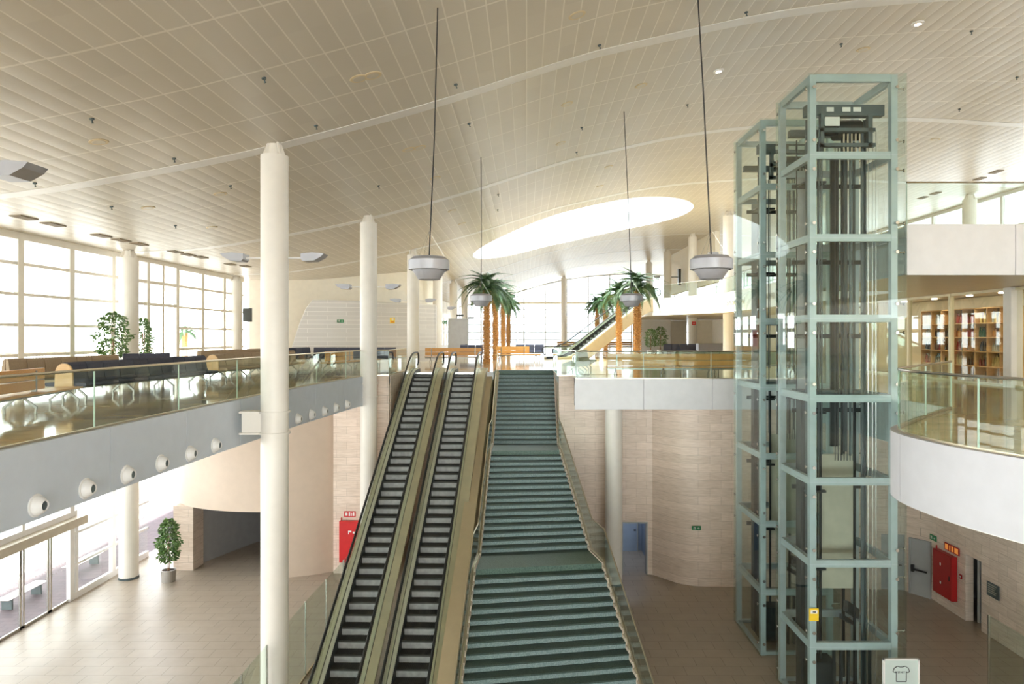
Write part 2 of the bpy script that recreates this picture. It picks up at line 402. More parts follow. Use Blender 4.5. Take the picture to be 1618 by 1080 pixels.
# ------------------------------------------------------------------ ceiling
def ceiling():
    mb = MB(); th = 0.35
    sx0, sx1, sy0, sy1 = SKY_C[0] - 10, SKY_C[0] + 10, SKY_C[1] - 10, SKY_C[1] + 10
    xs = sorted(set([-26 + i for i in range(0, 63)] + [sx0, sx1])); ys = sorted(set([Y0, -12, 5, 20, 35, sy0, sy1, 80, 95, Y1 + 3]))
    def quad(a, b, c, d):
        for dz in (0, th):
            mb.poly([(p[0], p[1], zc(p[0]) + dz) for p in (a, b, c, d)])
    for i in range(len(xs) - 1):
        for j in range(len(ys) - 1):
            if sx0 <= xs[i] < sx1 and sy0 <= ys[j] < sy1: continue
            quad((xs[i], ys[j]), (xs[i + 1], ys[j]), (xs[i + 1], ys[j + 1]), (xs[i], ys[j + 1]))
    n = 96
    def pt(k, t):
        a = 2 * PI * k / n; c, s = math.cos(a), math.sin(a)
        q = 10 / max(abs(c), abs(s)); r = SKY_R + (q - SKY_R) * t
        return (SKY_C[0] + c * r, SKY_C[1] + s * r)
    for k in range(n):
        for j in range(4):
            quad(pt(k, j / 4), pt(k + 1, j / 4), pt(k + 1, (j + 1) / 4), pt(k, (j + 1) / 4))
    o = mb.build('ceiling', M['ceiling'], smooth=True); struct(o)
    # skylight reveal and glazing
    mb = MB()
    for k in range(n):
        a, b = pt(k, 0), pt(k + 1, 0)
        mb.poly([(a[0], a[1], zc(a[0])), (b[0], b[1], zc(b[0])), (b[0], b[1], 22.6), (a[0], a[1], 22.6)])
        ao = (SKY_C[0] + (a[0] - SKY_C[0]) * 1.03, SKY_C[1] + (a[1] - SKY_C[1]) * 1.03); bo = (SKY_C[0] + (b[0] - SKY_C[0]) * 1.03, SKY_C[1] + (b[1] - SKY_C[1]) * 1.03)
        mb.poly([(ao[0], ao[1], zc(ao[0]) + .05), (bo[0], bo[1], zc(bo[0]) + .05), (bo[0], bo[1], 22.6), (ao[0], ao[1], 22.6)])
    sk = struct(mb.build('window_40', M['white'], smooth=True))
    mb = MB()
    for q in (-6, -3, 0, 3, 6):
        L = math.sqrt(SKY_R**2 - q * q)
        mb.box(SKY_C[0] + q - .06, SKY_C[0] + q + .06, SKY_C[1] - L, SKY_C[1] + L, 22.4, 22.55)
    for q in (-4, 0, 4):
        L = math.sqrt(SKY_R**2 - q * q)
        mb.box(SKY_C[0] - L, SKY_C[0] + L, SKY_C[1] + q - .06, SKY_C[1] + q + .06, 22.4, 22.55)
    mb.build('glazing_bars', M['white'], sk)
    mb = MB(); mb.prism([(SKY_C[0] + SKY_R * math.cos(2 * PI * k / 48), SKY_C[1] + SKY_R * math.sin(2 * PI * k / 48)) for k in range(48)], 22.56, 22.58, 0, 0)
    mb.build('pane', M['glass'], sk)
    # cross bands
    for bi, yb in enumerate([7.6, 19.3, 31.0, 42.4, 65.8, 77.5, 89.2, 100.9]):
        mb = MB()
        for i in range(-26, 35):
            a, b = i, i + 1
            mb.hexa([(a, yb - .25, zc(a) - .012), (b, yb - .25, zc(b) - .012), (b, yb + .25, zc(b) - .012), (a, yb + .25, zc(a) - .012),
                     (a, yb - .27, zc(a) + .02), (b, yb - .27, zc(b) + .02), (b, yb + .27, zc(b) + .02), (a, yb + .27, zc(a) + .02)])
        struct(mb.build('trim_%d' % (bi + 1), M['white'], smooth=True))
ceiling()

# ------------------------------------------------------------------ floors and slabs
def curve(path, n=4):
    """Catmull-Rom through the plan points"""
    out = []
    for i in range(len(path) - 1):
        p = [Vector(path[max(i - 1, 0)]), Vector(path[i]), Vector(path[i + 1]), Vector(path[min(i + 2, len(path) - 1)])]
        for k in range(n):
            t = k / n
            out.append(tuple(.5 * ((2 * p[1]) + (p[2] - p[0]) * t + (2 * p[0] - 5 * p[1] + 4 * p[2] - p[3]) * t * t + (3 * p[1] - p[0] - 3 * p[2] + p[3]) * t**3)))
    return out + [tuple(path[-1])]
def inset(o): return o
mb = MB(); mb.box(-18.2, 34, Y0, Y1, -0.2, 0.0)
struct(mb.build('floor', M['tile']))
LE = [(-8.9, -1), (-8.35, 4), (-8.14, 8), (-8.14, 10.85), (-8.12, 14), (-8.02, 18), (-7.95, 20.1), (-7.75, 24), (-7.5, 27), (-7.25, 29.5), (-6.9, 30.85)]
S_TOP = 35.9
RE_TIP = [(10.35, 17.15), (8.6, 15.2), (7.35, 13.75), (7.0, 13.25), (6.82, 12.75), (6.76, 12.2), (6.8, 11.6), (6.9, 11.0), (7.2, 10.1), (7.9, 8.4), (9.0, 6.4), (10.6, 4.2), (12.5, 2.5)]
mezz_left = LE + [(-6.05, 30.9), (-6.05, 33.4), (-6.05, S_TOP), (-18.1, S_TOP), (-18.1, -1)]
RE = [(10.35, 28.8)] + curve(RE_TIP, 4)
mezz_right = [(1.42, S_TOP), (1.42, 30.8), (2.08, 30.8), (2.08, 28.8)] + RE + [(34, 2.5), (34, S_TOP)]
mats_slab = [M['terrazzo'], M['fascia'], M['fascia']]
for nm, poly in (('floor_mezzanine', mezz_left), ('floor_mezzanine', mezz_right),
                 ('floor_mezzanine', [(-18.1, S_TOP), (34, S_TOP), (34, Y1), (-18.1, Y1)]),
                 ('floor_mezzanine', [(-6.05, 34.3), (-1.62, 34.3), (-1.62, S_TOP), (-6.05, S_TOP)]),
                 ('floor_mezzanine', [(-18.1, Y0), (34, Y0), (34, -1), (-18.1, -1)])):
    mb = MB(); mb.prism(poly, MZ - 0.35, MZ, 0, 1, 1)
    struct(mb.build(nm, mats_slab))

def offset_path(path, d):
    out = []
    for i, p in enumerate(path):
        a = path[max(i - 1, 0)]; b = path[min(i + 1, len(path) - 1)]
        t = Vector((b[0] - a[0], b[1] - a[1])).normalized()
        out.append((p[0] + t.y * d, p[1] - t.x * d))
    return out
def resample(path, step):
    out = [Vector(path[0])]; acc = 0.0
    for i in range(len(path) - 1):
        a, b = Vector(path[i]), Vector(path[i + 1]); L = (b - a).length; n = max(1, round(L / step))
        for k in range(1, n + 1): out.append(a.lerp(b, k / n))
    return [(p.x, p.y) for p in out]
def wall_strip(mb, path, z0, z1, th, m=0):
    """thickness th to the right-hand side of the walking direction; mitred joints"""
    q = offset_path(path, th); n0 = len(mb.v)
    for p, o in zip(path, q): mb.v += [(p[0], p[1], z0), (p[0], p[1], z1), (o[0], o[1], z1), (o[0], o[1], z0)]
    for i in range(len(path) - 1):
        a = n0 + 4 * i; b = a + 4
        for j in range(4): mb.f.append((a + j, b + j, b + (j + 1) % 4, a + (j + 1) % 4)); mb.m.append(m)
    e = n0 + 4 * (len(path) - 1)
    mb.f.append((n0, n0 + 1, n0 + 2, n0 + 3)); mb.f.append((e + 3, e + 2, e + 1, e)); mb.m += [m, m]
def along(path, dist):
    for i in range(len(path) - 1):
        a, b = Vector(path[i]), Vector(path[i + 1]); L = (b - a).length
        if dist <= L: return a.lerp(b, dist / L), (b - a).normalized()
        dist -= L
    return Vector(path[-1]), (Vector(path[-1]) - Vector(path[-2])).normalized()
def plen(path): return sum((Vector(path[i + 1]) - Vector(path[i])).length for i in range(len(path) - 1))
def subpath(path, d0, d1):
    pts = [along(path, d0)[0]]; acc = 0
    for i in range(len(path) - 1):
        acc += (Vector(path[i + 1]) - Vector(path[i])).length
        if d0 + 1e-3 < acc < d1 - 1e-3: pts.append(Vector(path[i + 1]))
    pts.append(along(path, d1)[0])
    return [(p.x, p.y) for p in pts]

def fascia(name, path, z0, z1, joint, mat, th=0.12):
    """panelled edge: one child panel per joint length"""
    L = plen(path); n = max(1, round(L / joint))
    root = None
    for k in range(n):
        mb = MB(); wall_strip(mb, subpath(path, L * k / n + 0.008, L * (k + 1) / n - 0.008), z0, z1, th)
        o = mb.build(name if root is None else 'panel', mat, root, smooth=True)
        if root is None: root = struct(o)
    return root
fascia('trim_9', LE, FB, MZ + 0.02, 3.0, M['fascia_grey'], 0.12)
fascia('trim_10', [(2.08, 30.8), (2.08, 28.8)], FB, MZ + 0.02, 3.0, M['fascia'], -0.12)
fascia('trim_11', [(1.96, 28.75), (10.4, 28.75)], FB, MZ + 0.02, 2.75, M['fascia'], 0.12)
fascia('trim_12', RE[1:], FB + 0.05, MZ + 0.02, 3.2, M['fascia_near_dimmed'], 0.12)
fascia('trim_13', [(10.35, 28.7), (10.35, 17.2)], FB, MZ + 0.02, 3.2, M['fascia'], 0.1)
# undersides
for nm, poly in (('ceiling_lower', [(p[0] - .02, p[1]) for p in LE] + [(-6.05, 30.9), (-6.05, S_TOP), (-18.1, S_TOP), (-18.1, -1)]),
                 ('ceiling_lower', [(1.42, S_TOP), (1.42, 30.8), (2.08, 30.8), (2.08, 28.8)] + RE + [(34, 2.5), (34, S_TOP)]),
                 ('ceiling_lower', [(-18.1, S_TOP), (34, S_TOP), (34, 60), (-18.1, 60)])):
    mb = MB(); mb.prism(poly, FB, FB + 0.06, 0, 0, 0); struct(mb.build(nm, M['white']))

# upper right balcony slab
up_poly = [(10.45, 19.25), (34, 19.25), (34, Y1), (10.3, Y1), (10.3, 59), (14.3, 50), (14.3, 26.4), (10.45, 26.4)]
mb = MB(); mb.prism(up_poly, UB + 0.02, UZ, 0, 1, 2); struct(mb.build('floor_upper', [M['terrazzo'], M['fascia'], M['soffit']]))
fascia('trim_14', [(10.35, 19.2), (34, 19.2)], UB, UZ + 0.03, 3.1, M['fascia'], 0.1)
fascia('trim_15', [(10.2, 64), (10.2, 59), (14.2, 50), (14.2, 26.5)], UB, UZ + 0.03, 6.0, M['white'], 0.1)

# ------------------------------------------------------------------ walls
def wall(name, path, z0, z1, th, mat):
    mb = MB(); wall_strip(mb, path, z0, z1, th); return struct(mb.build(name, mat, smooth=True))
# left limestone below the mezzanine and beside the escalator head
wall('wall_left_stone', [(-8.5, 30.86), (-6.05, 30.86)], 0, MZ + .012, -0.25, M['lime'])
wall('wall_left_stone', [(-6.03, 31.12), (-6.03, 36.2)], 0, MZ - .01, -0.25, M['lime'])
wall('wall_back', [(-6.0, 36.3), (1.5, 36.3)], 0, MZ - .36, -0.2, M['lime'])
# right stone with the doorway
D0, D1, DH = 4.22, 5.24, 2.3
wall('wall_right_stone', [(1.42, 30.75), (D0, 30.75)], 0, MZ - .01 if False else FB, -0.3, M['lime'])
wall('wall_right_stone', [(1.42, 30.72), (2.08, 30.72)], FB - .02, MZ + .012, -0.3, M['lime'])
wall('wall_right_stone', [(D1, 30.75), (5.5, 30.7)], 0, FB, -0.3, M['lime'])
wall('wall_right_stone', [(D0, 30.75), (D1, 30.75)], DH, FB, -0.3, M['lime'])
arc = curve([(5.5, 30.7), (5.75, 30.4), (6.2, 29.85), (6.6, 29.5), (7.1, 29.3), (7.7, 29.25)], 4)
wall('wall_right_stone', arc + [(12.9, 29.2), (14.3, 28.95), (14.6, 28.9)], 0, FB, -0.25, M['lime'])
wall('wall_right_stone', [(1.42, 36.2), (1.42, 31.06)], 0, MZ - .36, -0.3, M['lime'])
wall('wall_right', [(15.5, 28.75), (16.1, 27.9), (16.1, 25.75)], 0, FB, -0.3, M['lime'])
wall('wall_right', [(14.6, 28.9), (15.5, 28.75)], 2.3, FB, -0.3, M['lime'])
wall('wall_right', [(16.1, 25.75), (16.1, 24.85)], 2.45, FB, -0.3, M['lime'])
wall('wall_right', [(16.1, 24.85), (16.1, 4)], 0, FB, -0.3, M['lime'])
# room behind the doorways
wall('wall_passage', [(3.6, 34.2), (5.6, 34.2)], 0, FB, -0.2, M['doorblue'])
wall('wall_passage', [(5.6, 34.2), (5.6, 31)], 0, FB, -0.2, M['doorblue'])
wall('wall_passage', [(3.9, 31.1), (3.9, 34.2)], 0, FB, -0.2, M['greywall'])
wall('wall_passage', [(18.2, 28), (18.2, 23)], 0, FB, -0.2, M['greywall'])
wall('wall_passage', [(16.4, 28), (18.2, 28)], 0, FB, -0.2, M['greywall'])
wall('wall_passage', [(18.2, 23), (16.4, 23)], 0, FB, -0.2, M['greywall'])

# curved drum wall, lower left
def arc_pts(c, r, a0, a1, n):
    return [(c[0] + r * math.cos(math.radians(a0 + (a1 - a0) * i / n)), c[1] + r * math.sin(math.radians(a0 + (a1 - a0) * i / n))) for i in range(n + 1)]
drum = curve([(-16.1, 32.2), (-15.5, 31.55), (-14.8, 31.05), (-14.0, 30.65), (-13.1, 30.35), (-12.2, 30.2), (-11.3, 30.15), (-10.4, 30.3), (-9.5, 30.6), (-8.8, 30.95), (-8.45, 31.2)], 3)
wall('wall_drum', drum, 2.87, FB, -0.3, M['beige'])
wall('wall_drum', drum[18:], 0, 2.87, -0.3, M['beige'])
wall('wall_pier', [(-15.75, 31.3), (-14.85, 31.25)], 0, 2.86, -0.9, M['lime'])
inner = curve([(-14.9, 32.3), (-13.7, 35.5), (-12.3, 38.3), (-10.6, 40.5), (-8.4, 42), (-6, 42.5)], 4)
wall('wall_corridor', inner, 0, FB, -0.2, M['greywall'])
wall('wall_corridor', [(-6.3, 42), (-6.3, 31.2)], 0, FB, -0.2, M['greywall'])

# cream end wall on the left mezzanine
mb = MB()
cw = curve([(-18.1, 45.8), (-11.7, 49.6), (-8.9, 52.2), (-7.7, 54.5), (-7.7, 60)], 6)
q = offset_path(cw, -0.3)
for i in range(len(cw) - 1):
    a, b, c, d = cw[i], cw[i + 1], q[i + 1], q[i]
    mb.hexa([(a[0], a[1], MZ), (b[0], b[1], MZ), (c[0], c[1], MZ), (d[0], d[1], MZ), (a[0], a[1], zc(a[0])), (b[0], b[1], zc(b[0])), (c[0], c[1], zc(c[0])), (d[0], d[1], zc(d[0]))])
struct(mb.build('wall_end', M['cream']))
# grey clad volume in front of it: slanted left end, rounded top corner, bowed face
def clad_volume():
    mb = MB(); pts = []
    n = 26
    p0, p1 = Vector((-15.5, 45.6)), Vector((-6.5, 49.4))
    nrm = Vector((0.39, -0.92))
    top = 12.8
    cols = []
    for i in range(n + 1):
        t = i / n; p = p0.lerp(p1, t) + nrm * (.7 * math.sin(PI * min(1, t * 1.0)))
        # height profile: slanted rise then round into the flat top
        h = (top - MZ) * min(1.0, (t / 0.13))
        h = (top - MZ) * (1 - (1 - min(1, t / 0.16)) ** 1.6) if t < 0.16 else top - MZ
        h -= 0.25 * max(0, t - 0.3)
        cols.append((p, max(h, 0.02)))
    for i in range(n):
        (a, ha), (b, hb) = cols[i], cols[i + 1]
        a2, b2 = a - nrm * 0.25, b - nrm * 0.25
        mb.hexa([(a.x, a.y, MZ), (b.x, b.y, MZ), (b2.x, b2.y, MZ), (a2.x, a2.y, MZ), (a.x, a.y, MZ + ha), (b.x, b.y, MZ + hb), (b2.x, b2.y, MZ + hb), (a2.x, a2.y, MZ + ha)])
    e, h = cols[-1]
    mb.beam((e.x, e.y, MZ + h / 2), (e.x - .6, e.y + 5, MZ + h / 2), 0.25, h)
    return struct(mb.build('wall_clad', M['cladding'], smooth=True))
clad_volume()

# back and side closures
def flat_wall_to_ceiling(name, a, b, z0, mat, th=0.3, n=16):
    mb = MB(); A, B = Vector(a), Vector(b); t = (B - A).normalized(); r = Vector((t.y, -t.x)) * th
    for i in range(n):
        p, q = A.lerp(B, i / n), A.lerp(B, (i + 1) / n); p2, q2 = p - r, q - r
        mb.hexa([(p.x, p.y, z0), (q.x, q.y, z0), (q2.x, q2.y, z0), (p2.x, p2.y, z0), (p.x, p.y, zc(p.x)), (q.x, q.y, zc(q.x)), (q2.x, q2.y, zc(q.x)), (p2.x, p2.y, zc(p.x))])
    return struct(mb.build(name, mat))
wall('wall_lower_end', [(-18.1, 60), (34, 60)], 0, FB, -0.3, M['beige'])
wall('wall_side', [(33.9, Y1), (33.9, Y0)], 0, UB, -0.3, M['cream'])
flat_wall_to_ceiling('wall_terminal', (-10.6, 60.5), (-10.6, 108), 13.3, M['cream'], 0.3, 1)
wall('wall_terminal', [(-7.7, 60), (-10.6, 60.5)], MZ, 15.6, -0.3, M['cream'])

# ------------------------------------------------------------------ windows
WN = [0]
def window(a, b, z0, z1, vs, hs, mat='frame', fw=0.12, depth=0.16, glass=True, z1b=None, hw=None, pane='glass'):
    """one bay from plan point a to b; vs inner verticals as fractions, hs heights of the transoms; edge post on a"""
    WN[0] += 1
    A, B = Vector((a[0], a[1], 0)), Vector((b[0], b[1], 0)); z1b = z1 if z1b is None else z1b
    hw = hw or fw * 0.6
    mb = MB()
    def V(t, z): p = A.lerp(B, t); return (p.x, p.y, z)
    mb.beam(V(0, z0 + .004), V(0, z1 - .02), depth, fw)
    for t in vs: mb.beam(V(t, z0), V(t, z1 + (z1b - z1) * t), depth * .7, fw * .7)
    mb.beam((A.x, A.y, z0 + fw / 2), (B.x, B.y, z0 + fw / 2), depth * .94, fw)
    mb.beam((A.x, A.y, z1 - fw / 2), (B.x, B.y, z1b - fw / 2), depth * .94, fw)
    for h in hs: mb.beam((A.x, A.y, h), (B.x, B.y, h), depth * .8, hw)
    o = struct(mb.build('window_%d' % WN[0], M[mat]))
    if glass:
        n = (B - A).normalized(); n = Vector((n.y, -n.x, 0)) * 0.008
        g = MB()
        g.hexa([Vector(V(0, z0)) - n, Vector(V(1, z0)) - n, Vector(V(1, z0)) + n, Vector(V(0, z0)) + n, Vector(V(0, z1)) - n, Vector(V(1, z1b)) - n, Vector(V(1, z1b)) + n, Vector(V(0, z1)) + n])
        g.build('pane', M[pane], o)
    return o
# left facade, upper and lower; bays 2.8 m
ybays = [24.9 + 2.8 * k for k in range(-19, 8)]
for k, y in enumerate(ybays[:-1]):
    y2 = ybays[k + 1]
    door = 30.3 < y < 36
    if door:
        window((-18, y), (-18, y2), MZ, 14.15, [0.5], [11.95, 13.0], fw=0.24)
    else:
        window((-18, y), (-18, y2), MZ, 14.15, [], [9.75, 10.83, 11.92, 13.0], fw=0.30, hw=0.11)
    if not (22 < y < 27.9 and y2 < 28):
        if y2 < 34: window((-18, y), (-18, y2), 0, FB, [], [1.35, 2.6, 3.85, 5.3], mat='white', fw=0.26, hw=0.1)
# far end
for k in range(13):
    x = -10.3 + 3.3 * k; x2 = x + 3.3
    window((x, Y1), (x2, Y1), MZ, zc(x), [], [MZ + 1.16 * j for j in range(1, 10) if MZ + 1.16 * j < zc(x) - .5], mat='frame_grey', fw=0.14, hw=0.10, z1b=zc(x2), pane='solar_glass')
mb = MB(); mb.box(-10.3, 32, Y1 - .35, Y1 - .2, 15.3, 15.6); struct(mb.build('trim_16', M['cream']))
# terminal windows left, deep
for k in range(8):
    window((-10.6, 61 + 5.8 * k), (-10.6, 61 + 5.8 * (k + 1)), MZ, 13.3, [0.5], [11.0], fw=0.6)
# right facade above the upper balcony
for k in range(24):
    y = 18 + 3.75 * k
    window((30, y), (30, y + 3.75), UZ, 19.45, [], [14.9, 17.2], mat='white', fw=0.25, hw=0.12, pane='solar_glass')
for k in range(10):                                                 # glazed landside front behind the viewpoint
    x = -18 + 4.0 * k
    window((x, Y0), (x + 4, Y0), 0, zc(x), [0.5], [2.8, 5.6, FB, MZ, 11, 13.2] + ([15.5] if zc(x) > 16.2 else []), mat='white', fw=.22, hw=.12, z1b=zc(x + 4))
flat_wall_to_ceiling('wall_rear', (34, Y0), (22, Y0), 0, M['cream'], 0.3, 12)
flat_wall_to_ceiling('wall_right_upper', (30.2, 18), (30.2, Y0), UZ, M['cream'], 0.3, 4)

# ------------------------------------------------------------------ outside
mb = MB(); mb.box(-22.2, -18.25, Y0, 60, -0.3, -0.04); struct(mb.build('ground_pavement', M['pavement']))
mb = MB(); mb.box(-120, -22.2, -60, 200, -0.4, -0.12); struct(mb.build('ground_road', M['asphalt']))
mb = MB(); mb.box(-60, 120, 109, 420, 6.5, 6.9); struct(mb.build('ground_apron', M['asphalt']))
mb = MB(); mb.box(-33, -26, -20, 90, 8.0, 8.5); struct(mb.build('ground_ramp', M['asphalt']))
def ext_rail():
    r = thing('road_railing', 'pale metal railing along the raised road outside the upper windows', 'railing', (-26.2, 8, 8.5))
    mb = MB(); mb.box(-.04, .04, -20, 60, 1.0, 1.08); mb.build('top_rail', M['frame'], r)
    mb = MB(); mb.box(-.03, .03, -20, 60, 0.15, 0.2)
    for i in range(320): mb.box(-.012, .012, -20 + i * .25, -19.97 + i * .25, 0, 1.0)
    mb.build('balusters', M['frame'], r)
ext_rail()
t = thing('distant_building', 'hazy low grey building beyond the far windows', 'building', (0, 330, 6.9))
mb = MB(); mb.box(-60, -5, 0, 30, 0, 9); mb.box(-4, 60, 8, 30, 0, 6); mb.box(-28, -12, 4, 20, 9, 11); mb.build('walls', M['hill'], t)
mb = MB()
for i in range(12): mb.box(-57 + i * 4.4, -54.5 + i * 4.4, -.1, 0, 3, 5)
mb.build('windows', M['frame_grey'], t)

# ------------------------------------------------------------------ columns
def column(x, y, z0, z1, r, label, cap=True, bracket=None, group=None, ring=None):
    t = thing('column', label, 'column', (x, y, z0), group=group)
    mb = MB(); H = z1 - z0
    mb.lathe([(r, 0), (r, H)], n=40); mb.build('shaft', M['column'], t, smooth=True)
    if cap:
        mb = MB(); mb.lathe([(r * .55, H), (r * .45, H + .18), (r * .42, H + .32)], n=20)
        for k in range(4):
            a = PI / 4 + k * PI / 2
            mb.beam((r * .75 * math.cos(a), r * .75 * math.sin(a), H), (r * .4 * math.cos(a), r * .4 * math.sin(a), H + .34), .04, .1)
        mb.build('capital', M['column'], t, smooth=False)
    if z0 < .01:
        mb = MB(); mb.lathe([(r + .015, 0), (r + .015, .09)], n=40); mb.build('base_ring', M['machine'], t, smooth=True)
    if bracket:
        for zz in (8.37, 7.80):
            mb = MB(); mb.lathe([(r + .05, zz), (r + .05, zz + .05)], n=40); mb.build('collar', M['column'], t, smooth=True)
        mb = MB(); mb.box(-r - bracket, -r * .8, -.18, .18, 7.85, 8.37)
        mb.box(-r - bracket - .05, -r * .8, -.24, .24, 7.80, 7.85); mb.box(-r - bracket - .05, -r * .8, -.24, .24, 8.37, 8.42)
        mb.build('bracket', M['column'], t)
    return t
def wing(x, y, z, side, label, arm=0.4, s=1.0):
    """wing-shaped uplighter on a short arm"""
    t = thing('wing_uplighter', label, 'lamp', (x, y, z), group='wing shaped uplighters on the columns')
    mb = MB(); mb.beam((0, 0, 0), (side * arm, 0, 0), .04, .04); mb.build('arm', M['white'], t)
    mb = MB(); pr = [(0, -.05), (.06, -.10), (.35, -.09), (.55, 0.02), (.62, .10), (.30, .13), (0.0, .10)]
    pts0 = [(side * (arm + p[0] * s), -.22 * s, p[1] * s) for p in pr]; pts1 = [(p[0], .22 * s, p[2]) for p in pts0]
    n = len(pr); mb.poly(pts0); mb.poly(pts1[::-1])
    for i in range(n): mb.poly([pts0[i], pts1[i], pts1[(i + 1) % n], pts0[(i + 1) % n]])
    mb.build('lamp_body', M['lamp'], t, bevel=.015)
    return t
ROWX = -6.82
ROWY = [19.0, 30.3, 42.2, 53.9, 65.5, 77.2]
for i, y in enumerate(ROWY):
    z1 = zc(ROWX) - .34
    if i < 2:
        column(ROWX, y, 0, z1, .36, ['tall white column nearest the camera, bracketed to the grey mezzanine edge',
                                     'tall white column between the grey mezzanine edge and the left escalator'][i], bracket=.46 if i == 0 else .44)
    else:
        column(ROWX, y, MZ, z1, .36, 'white round column on the upper floor left of the palms, %s of its row from the stairs' % ORD[i - 2])
    if i < 4:
        for sd, w in (((-1, 'left'), (1, 'right')) if i < 3 else ((1, 'right'),)):
            wing(ROWX + sd * .37, y, 12.55, sd, 'grey wing uplighter on the %s side of the %s column of the tall left row' % (w, ORD[i]))
wing(-10.3, 12.9, 13.45, 1, 'large grey wing uplighter near the bright ceiling at the left picture edge', arm=0.55, s=1.25)
column(-10.7, 12.9, MZ, zc(-10.7) - .34, .39, 'white column standing on the mezzanine beyond the left picture edge')
for i, (px, y) in enumerate(((203.5, 30.3), (372, 43.0))):
    x = -17.2
    if i == 0: x = XP(px, y)
    else: x = XP(px, y)
    column(x, y, 0 if i == 0 else MZ, zc(x) - .34, .39, ['white column by the left windows, rising through both floors beside the potted trees',
                                    'white column by the left windows next to the hanging dark screen'][i])
column(3.67, 29.55, 0, FB, .36, 'white column standing on the lower floor under the right white balcony', cap=False)
for i, y in enumerate((53.9, 65.5, 77.2, 88.9)):
    column(15.5, y, MZ, zc(15.5) - .34, .41, 'white column along the right balcony row, %s from the glass lifts' % ORD[i])
    if i in (0, 2):
        wing(15.5 - .42, y, 16.7 if i == 0 else 16.9, -1, 'pale wing uplighter on the %s column behind the right balcony' % ORD[i], s=1.2)
column(5.3, 100, MZ, zc(5.3) - .3, .4, 'slim pale column in front of the far window wall')
column(28.6, 45.3, UZ, zc(28.6) - .34, .42, 'cream column on the upper right balcony by the side windows')
column(22.2, 75, UZ, 17.9, .42, 'short cream column on the upper level far behind the right pendant lamp', cap=False)

# ------------------------------------------------------------------ glass balustrades
def balustrade(path, z, h, step, label, rail='brass', posts=False, group=None, base=0.0, name='glass_balustrade', glass='rail_glass', joints=True, zf=None, clear=0.012):
    """path is in plan; zf(dist) may give a varying height"""
    t = thing(name, label, 'balustrade', (0, 0, 0), group=group)
    L = plen(path); n = max(1, round(L / step)); zz = (lambda s: z) if zf is None else zf
    for k in range(n):
        s0, s1 = L * k / n + clear, L * (k + 1) / n - clear
        sp = subpath(path, s0, s1); off = offset_path(sp, .014); mb = MB(); acc = s0
        for i in range(len(sp) - 1):
            seg = (Vector(sp[i + 1]) - Vector(sp[i])).length
            za, zb = zz(acc), zz(acc + seg); acc += seg
            a, b, c, d = sp[i], sp[i + 1], off[i + 1], off[i]
            mb.hexa([(a[0], a[1], za + base), (b[0], b[1], zb + base), (c[0], c[1], zb + base), (d[0], d[1], za + base), (a[0], a[1], za + h), (b[0], b[1], zb + h), (c[0], c[1], zb + h), (d[0], d[1], za + h)])
        mb.build('glass_panel', M[glass], t)
        if joints or posts:
            p, dr = along(path, L * k / n); zb = zz(L * k / n)
            mb = MB()
            if posts: mb.beam((p.x, p.y, zb), (p.x, p.y, zb + h), .05, .05)
            else: mb.beam((p.x, p.y, zb), (p.x, p.y, zb + h - .02), .022, .022)
            mb.build('post' if posts else 'joint_strip', M['steel'] if posts else M['edge'], t)
    if rail:
        pts = []; acc = 0
        rs = resample(path, 1.0)
        for i, p in enumerate(rs):
            if i: acc += (Vector(rs[i]) - Vector(rs[i - 1])).length
            pts.append((p[0], p[1], zz(acc) + h + .01))
        mb = MB(); mb.tube(pts, .026, 8); mb.build('handrail', M[rail], t, smooth=True)
    mb = MB(); rs = path
    for i in range(len(rs) - 1):
        La = sum((Vector(rs[j + 1]) - Vector(rs[j])).length for j in range(i)); Lb = La + (Vector(rs[i + 1]) - Vector(rs[i])).length
        mb.beam((rs[i][0], rs[i][1], zz(La) + .03), (rs[i + 1][0], rs[i + 1][1], zz(Lb) + .03), .05, .05)
    if base == 0.0: mb.build('base_channel', M['brass'], t)
    return t
LEi = offset_path(LE[1:], .0)
balustrade([(p[0] - .04, p[1]) for p in LE[1:]] + [(-6.1, 31.0)], MZ, 1.13, 3.0, 'glass balustrade with thin brass rail along the left mezzanine edge')
balustrade([(-6.1, 31.05), (-6.1, 35.6)], MZ, 1.13, 2.3, 'short glass balustrade beside the head of the left escalator')
balustrade([(2.02, 28.7), (10.3, 28.7)], MZ, 1.13, 2.75, 'glass balustrade with dark rail along the right white balcony', rail='steel')
balustrade([(2.02, 30.7), (2.02, 28.75)], MZ, 1.13, 2.3, 'short glass return at the left end of the right white balcony', rail='steel')
balustrade([(1.36, 35.8), (1.36, 30.8), (2.0, 30.8)], MZ, 1.13, 2.6, 'glass balustrade guarding the stairwell beside the stair head', rail='steel')
balustrade([(p[0], p[1]) for p in offset_path(RE[1:], -.02)], MZ, 1.14, 2.6, 'curved glass balustrade with steel rail on the near right balcony', rail='steel')
balustrade([(10.45, 19.3), (30, 19.3)], UZ, 1.2, 6.0, 'glass balustrade with thin steel rail on top of the upper right balcony', rail='steel')
balustrade([(11.1, 57.2), (14.25, 50), (14.25, 26.5)], UZ, 1.1, 3.0, 'glass balustrade on the far side edge of the upper right balcony', rail='steel')
balustrade([(-6.79, 19.55), (-6.79, 21.5), (-6.67, 24.9), (-6.6, 27.5)], 0, 2.3, 2.2, 'tall glass screen on the lower floor between near column and left escalator', rail=None, posts=True, name='glass_screen')
balustrade([(-6.84, 18.5), (-6.92, 12)], 0, 2.3, 1.6, 'tall glass screen at the foot of the near column', rail=None, posts=True, name='glass_screen')
balustrade([(13.5, 20.5), (13.6, 12)], 0, 2.3, 3.0, 'tall glass screen on the lower floor at the bottom right corner', rail=None, posts=True, name='glass_screen')

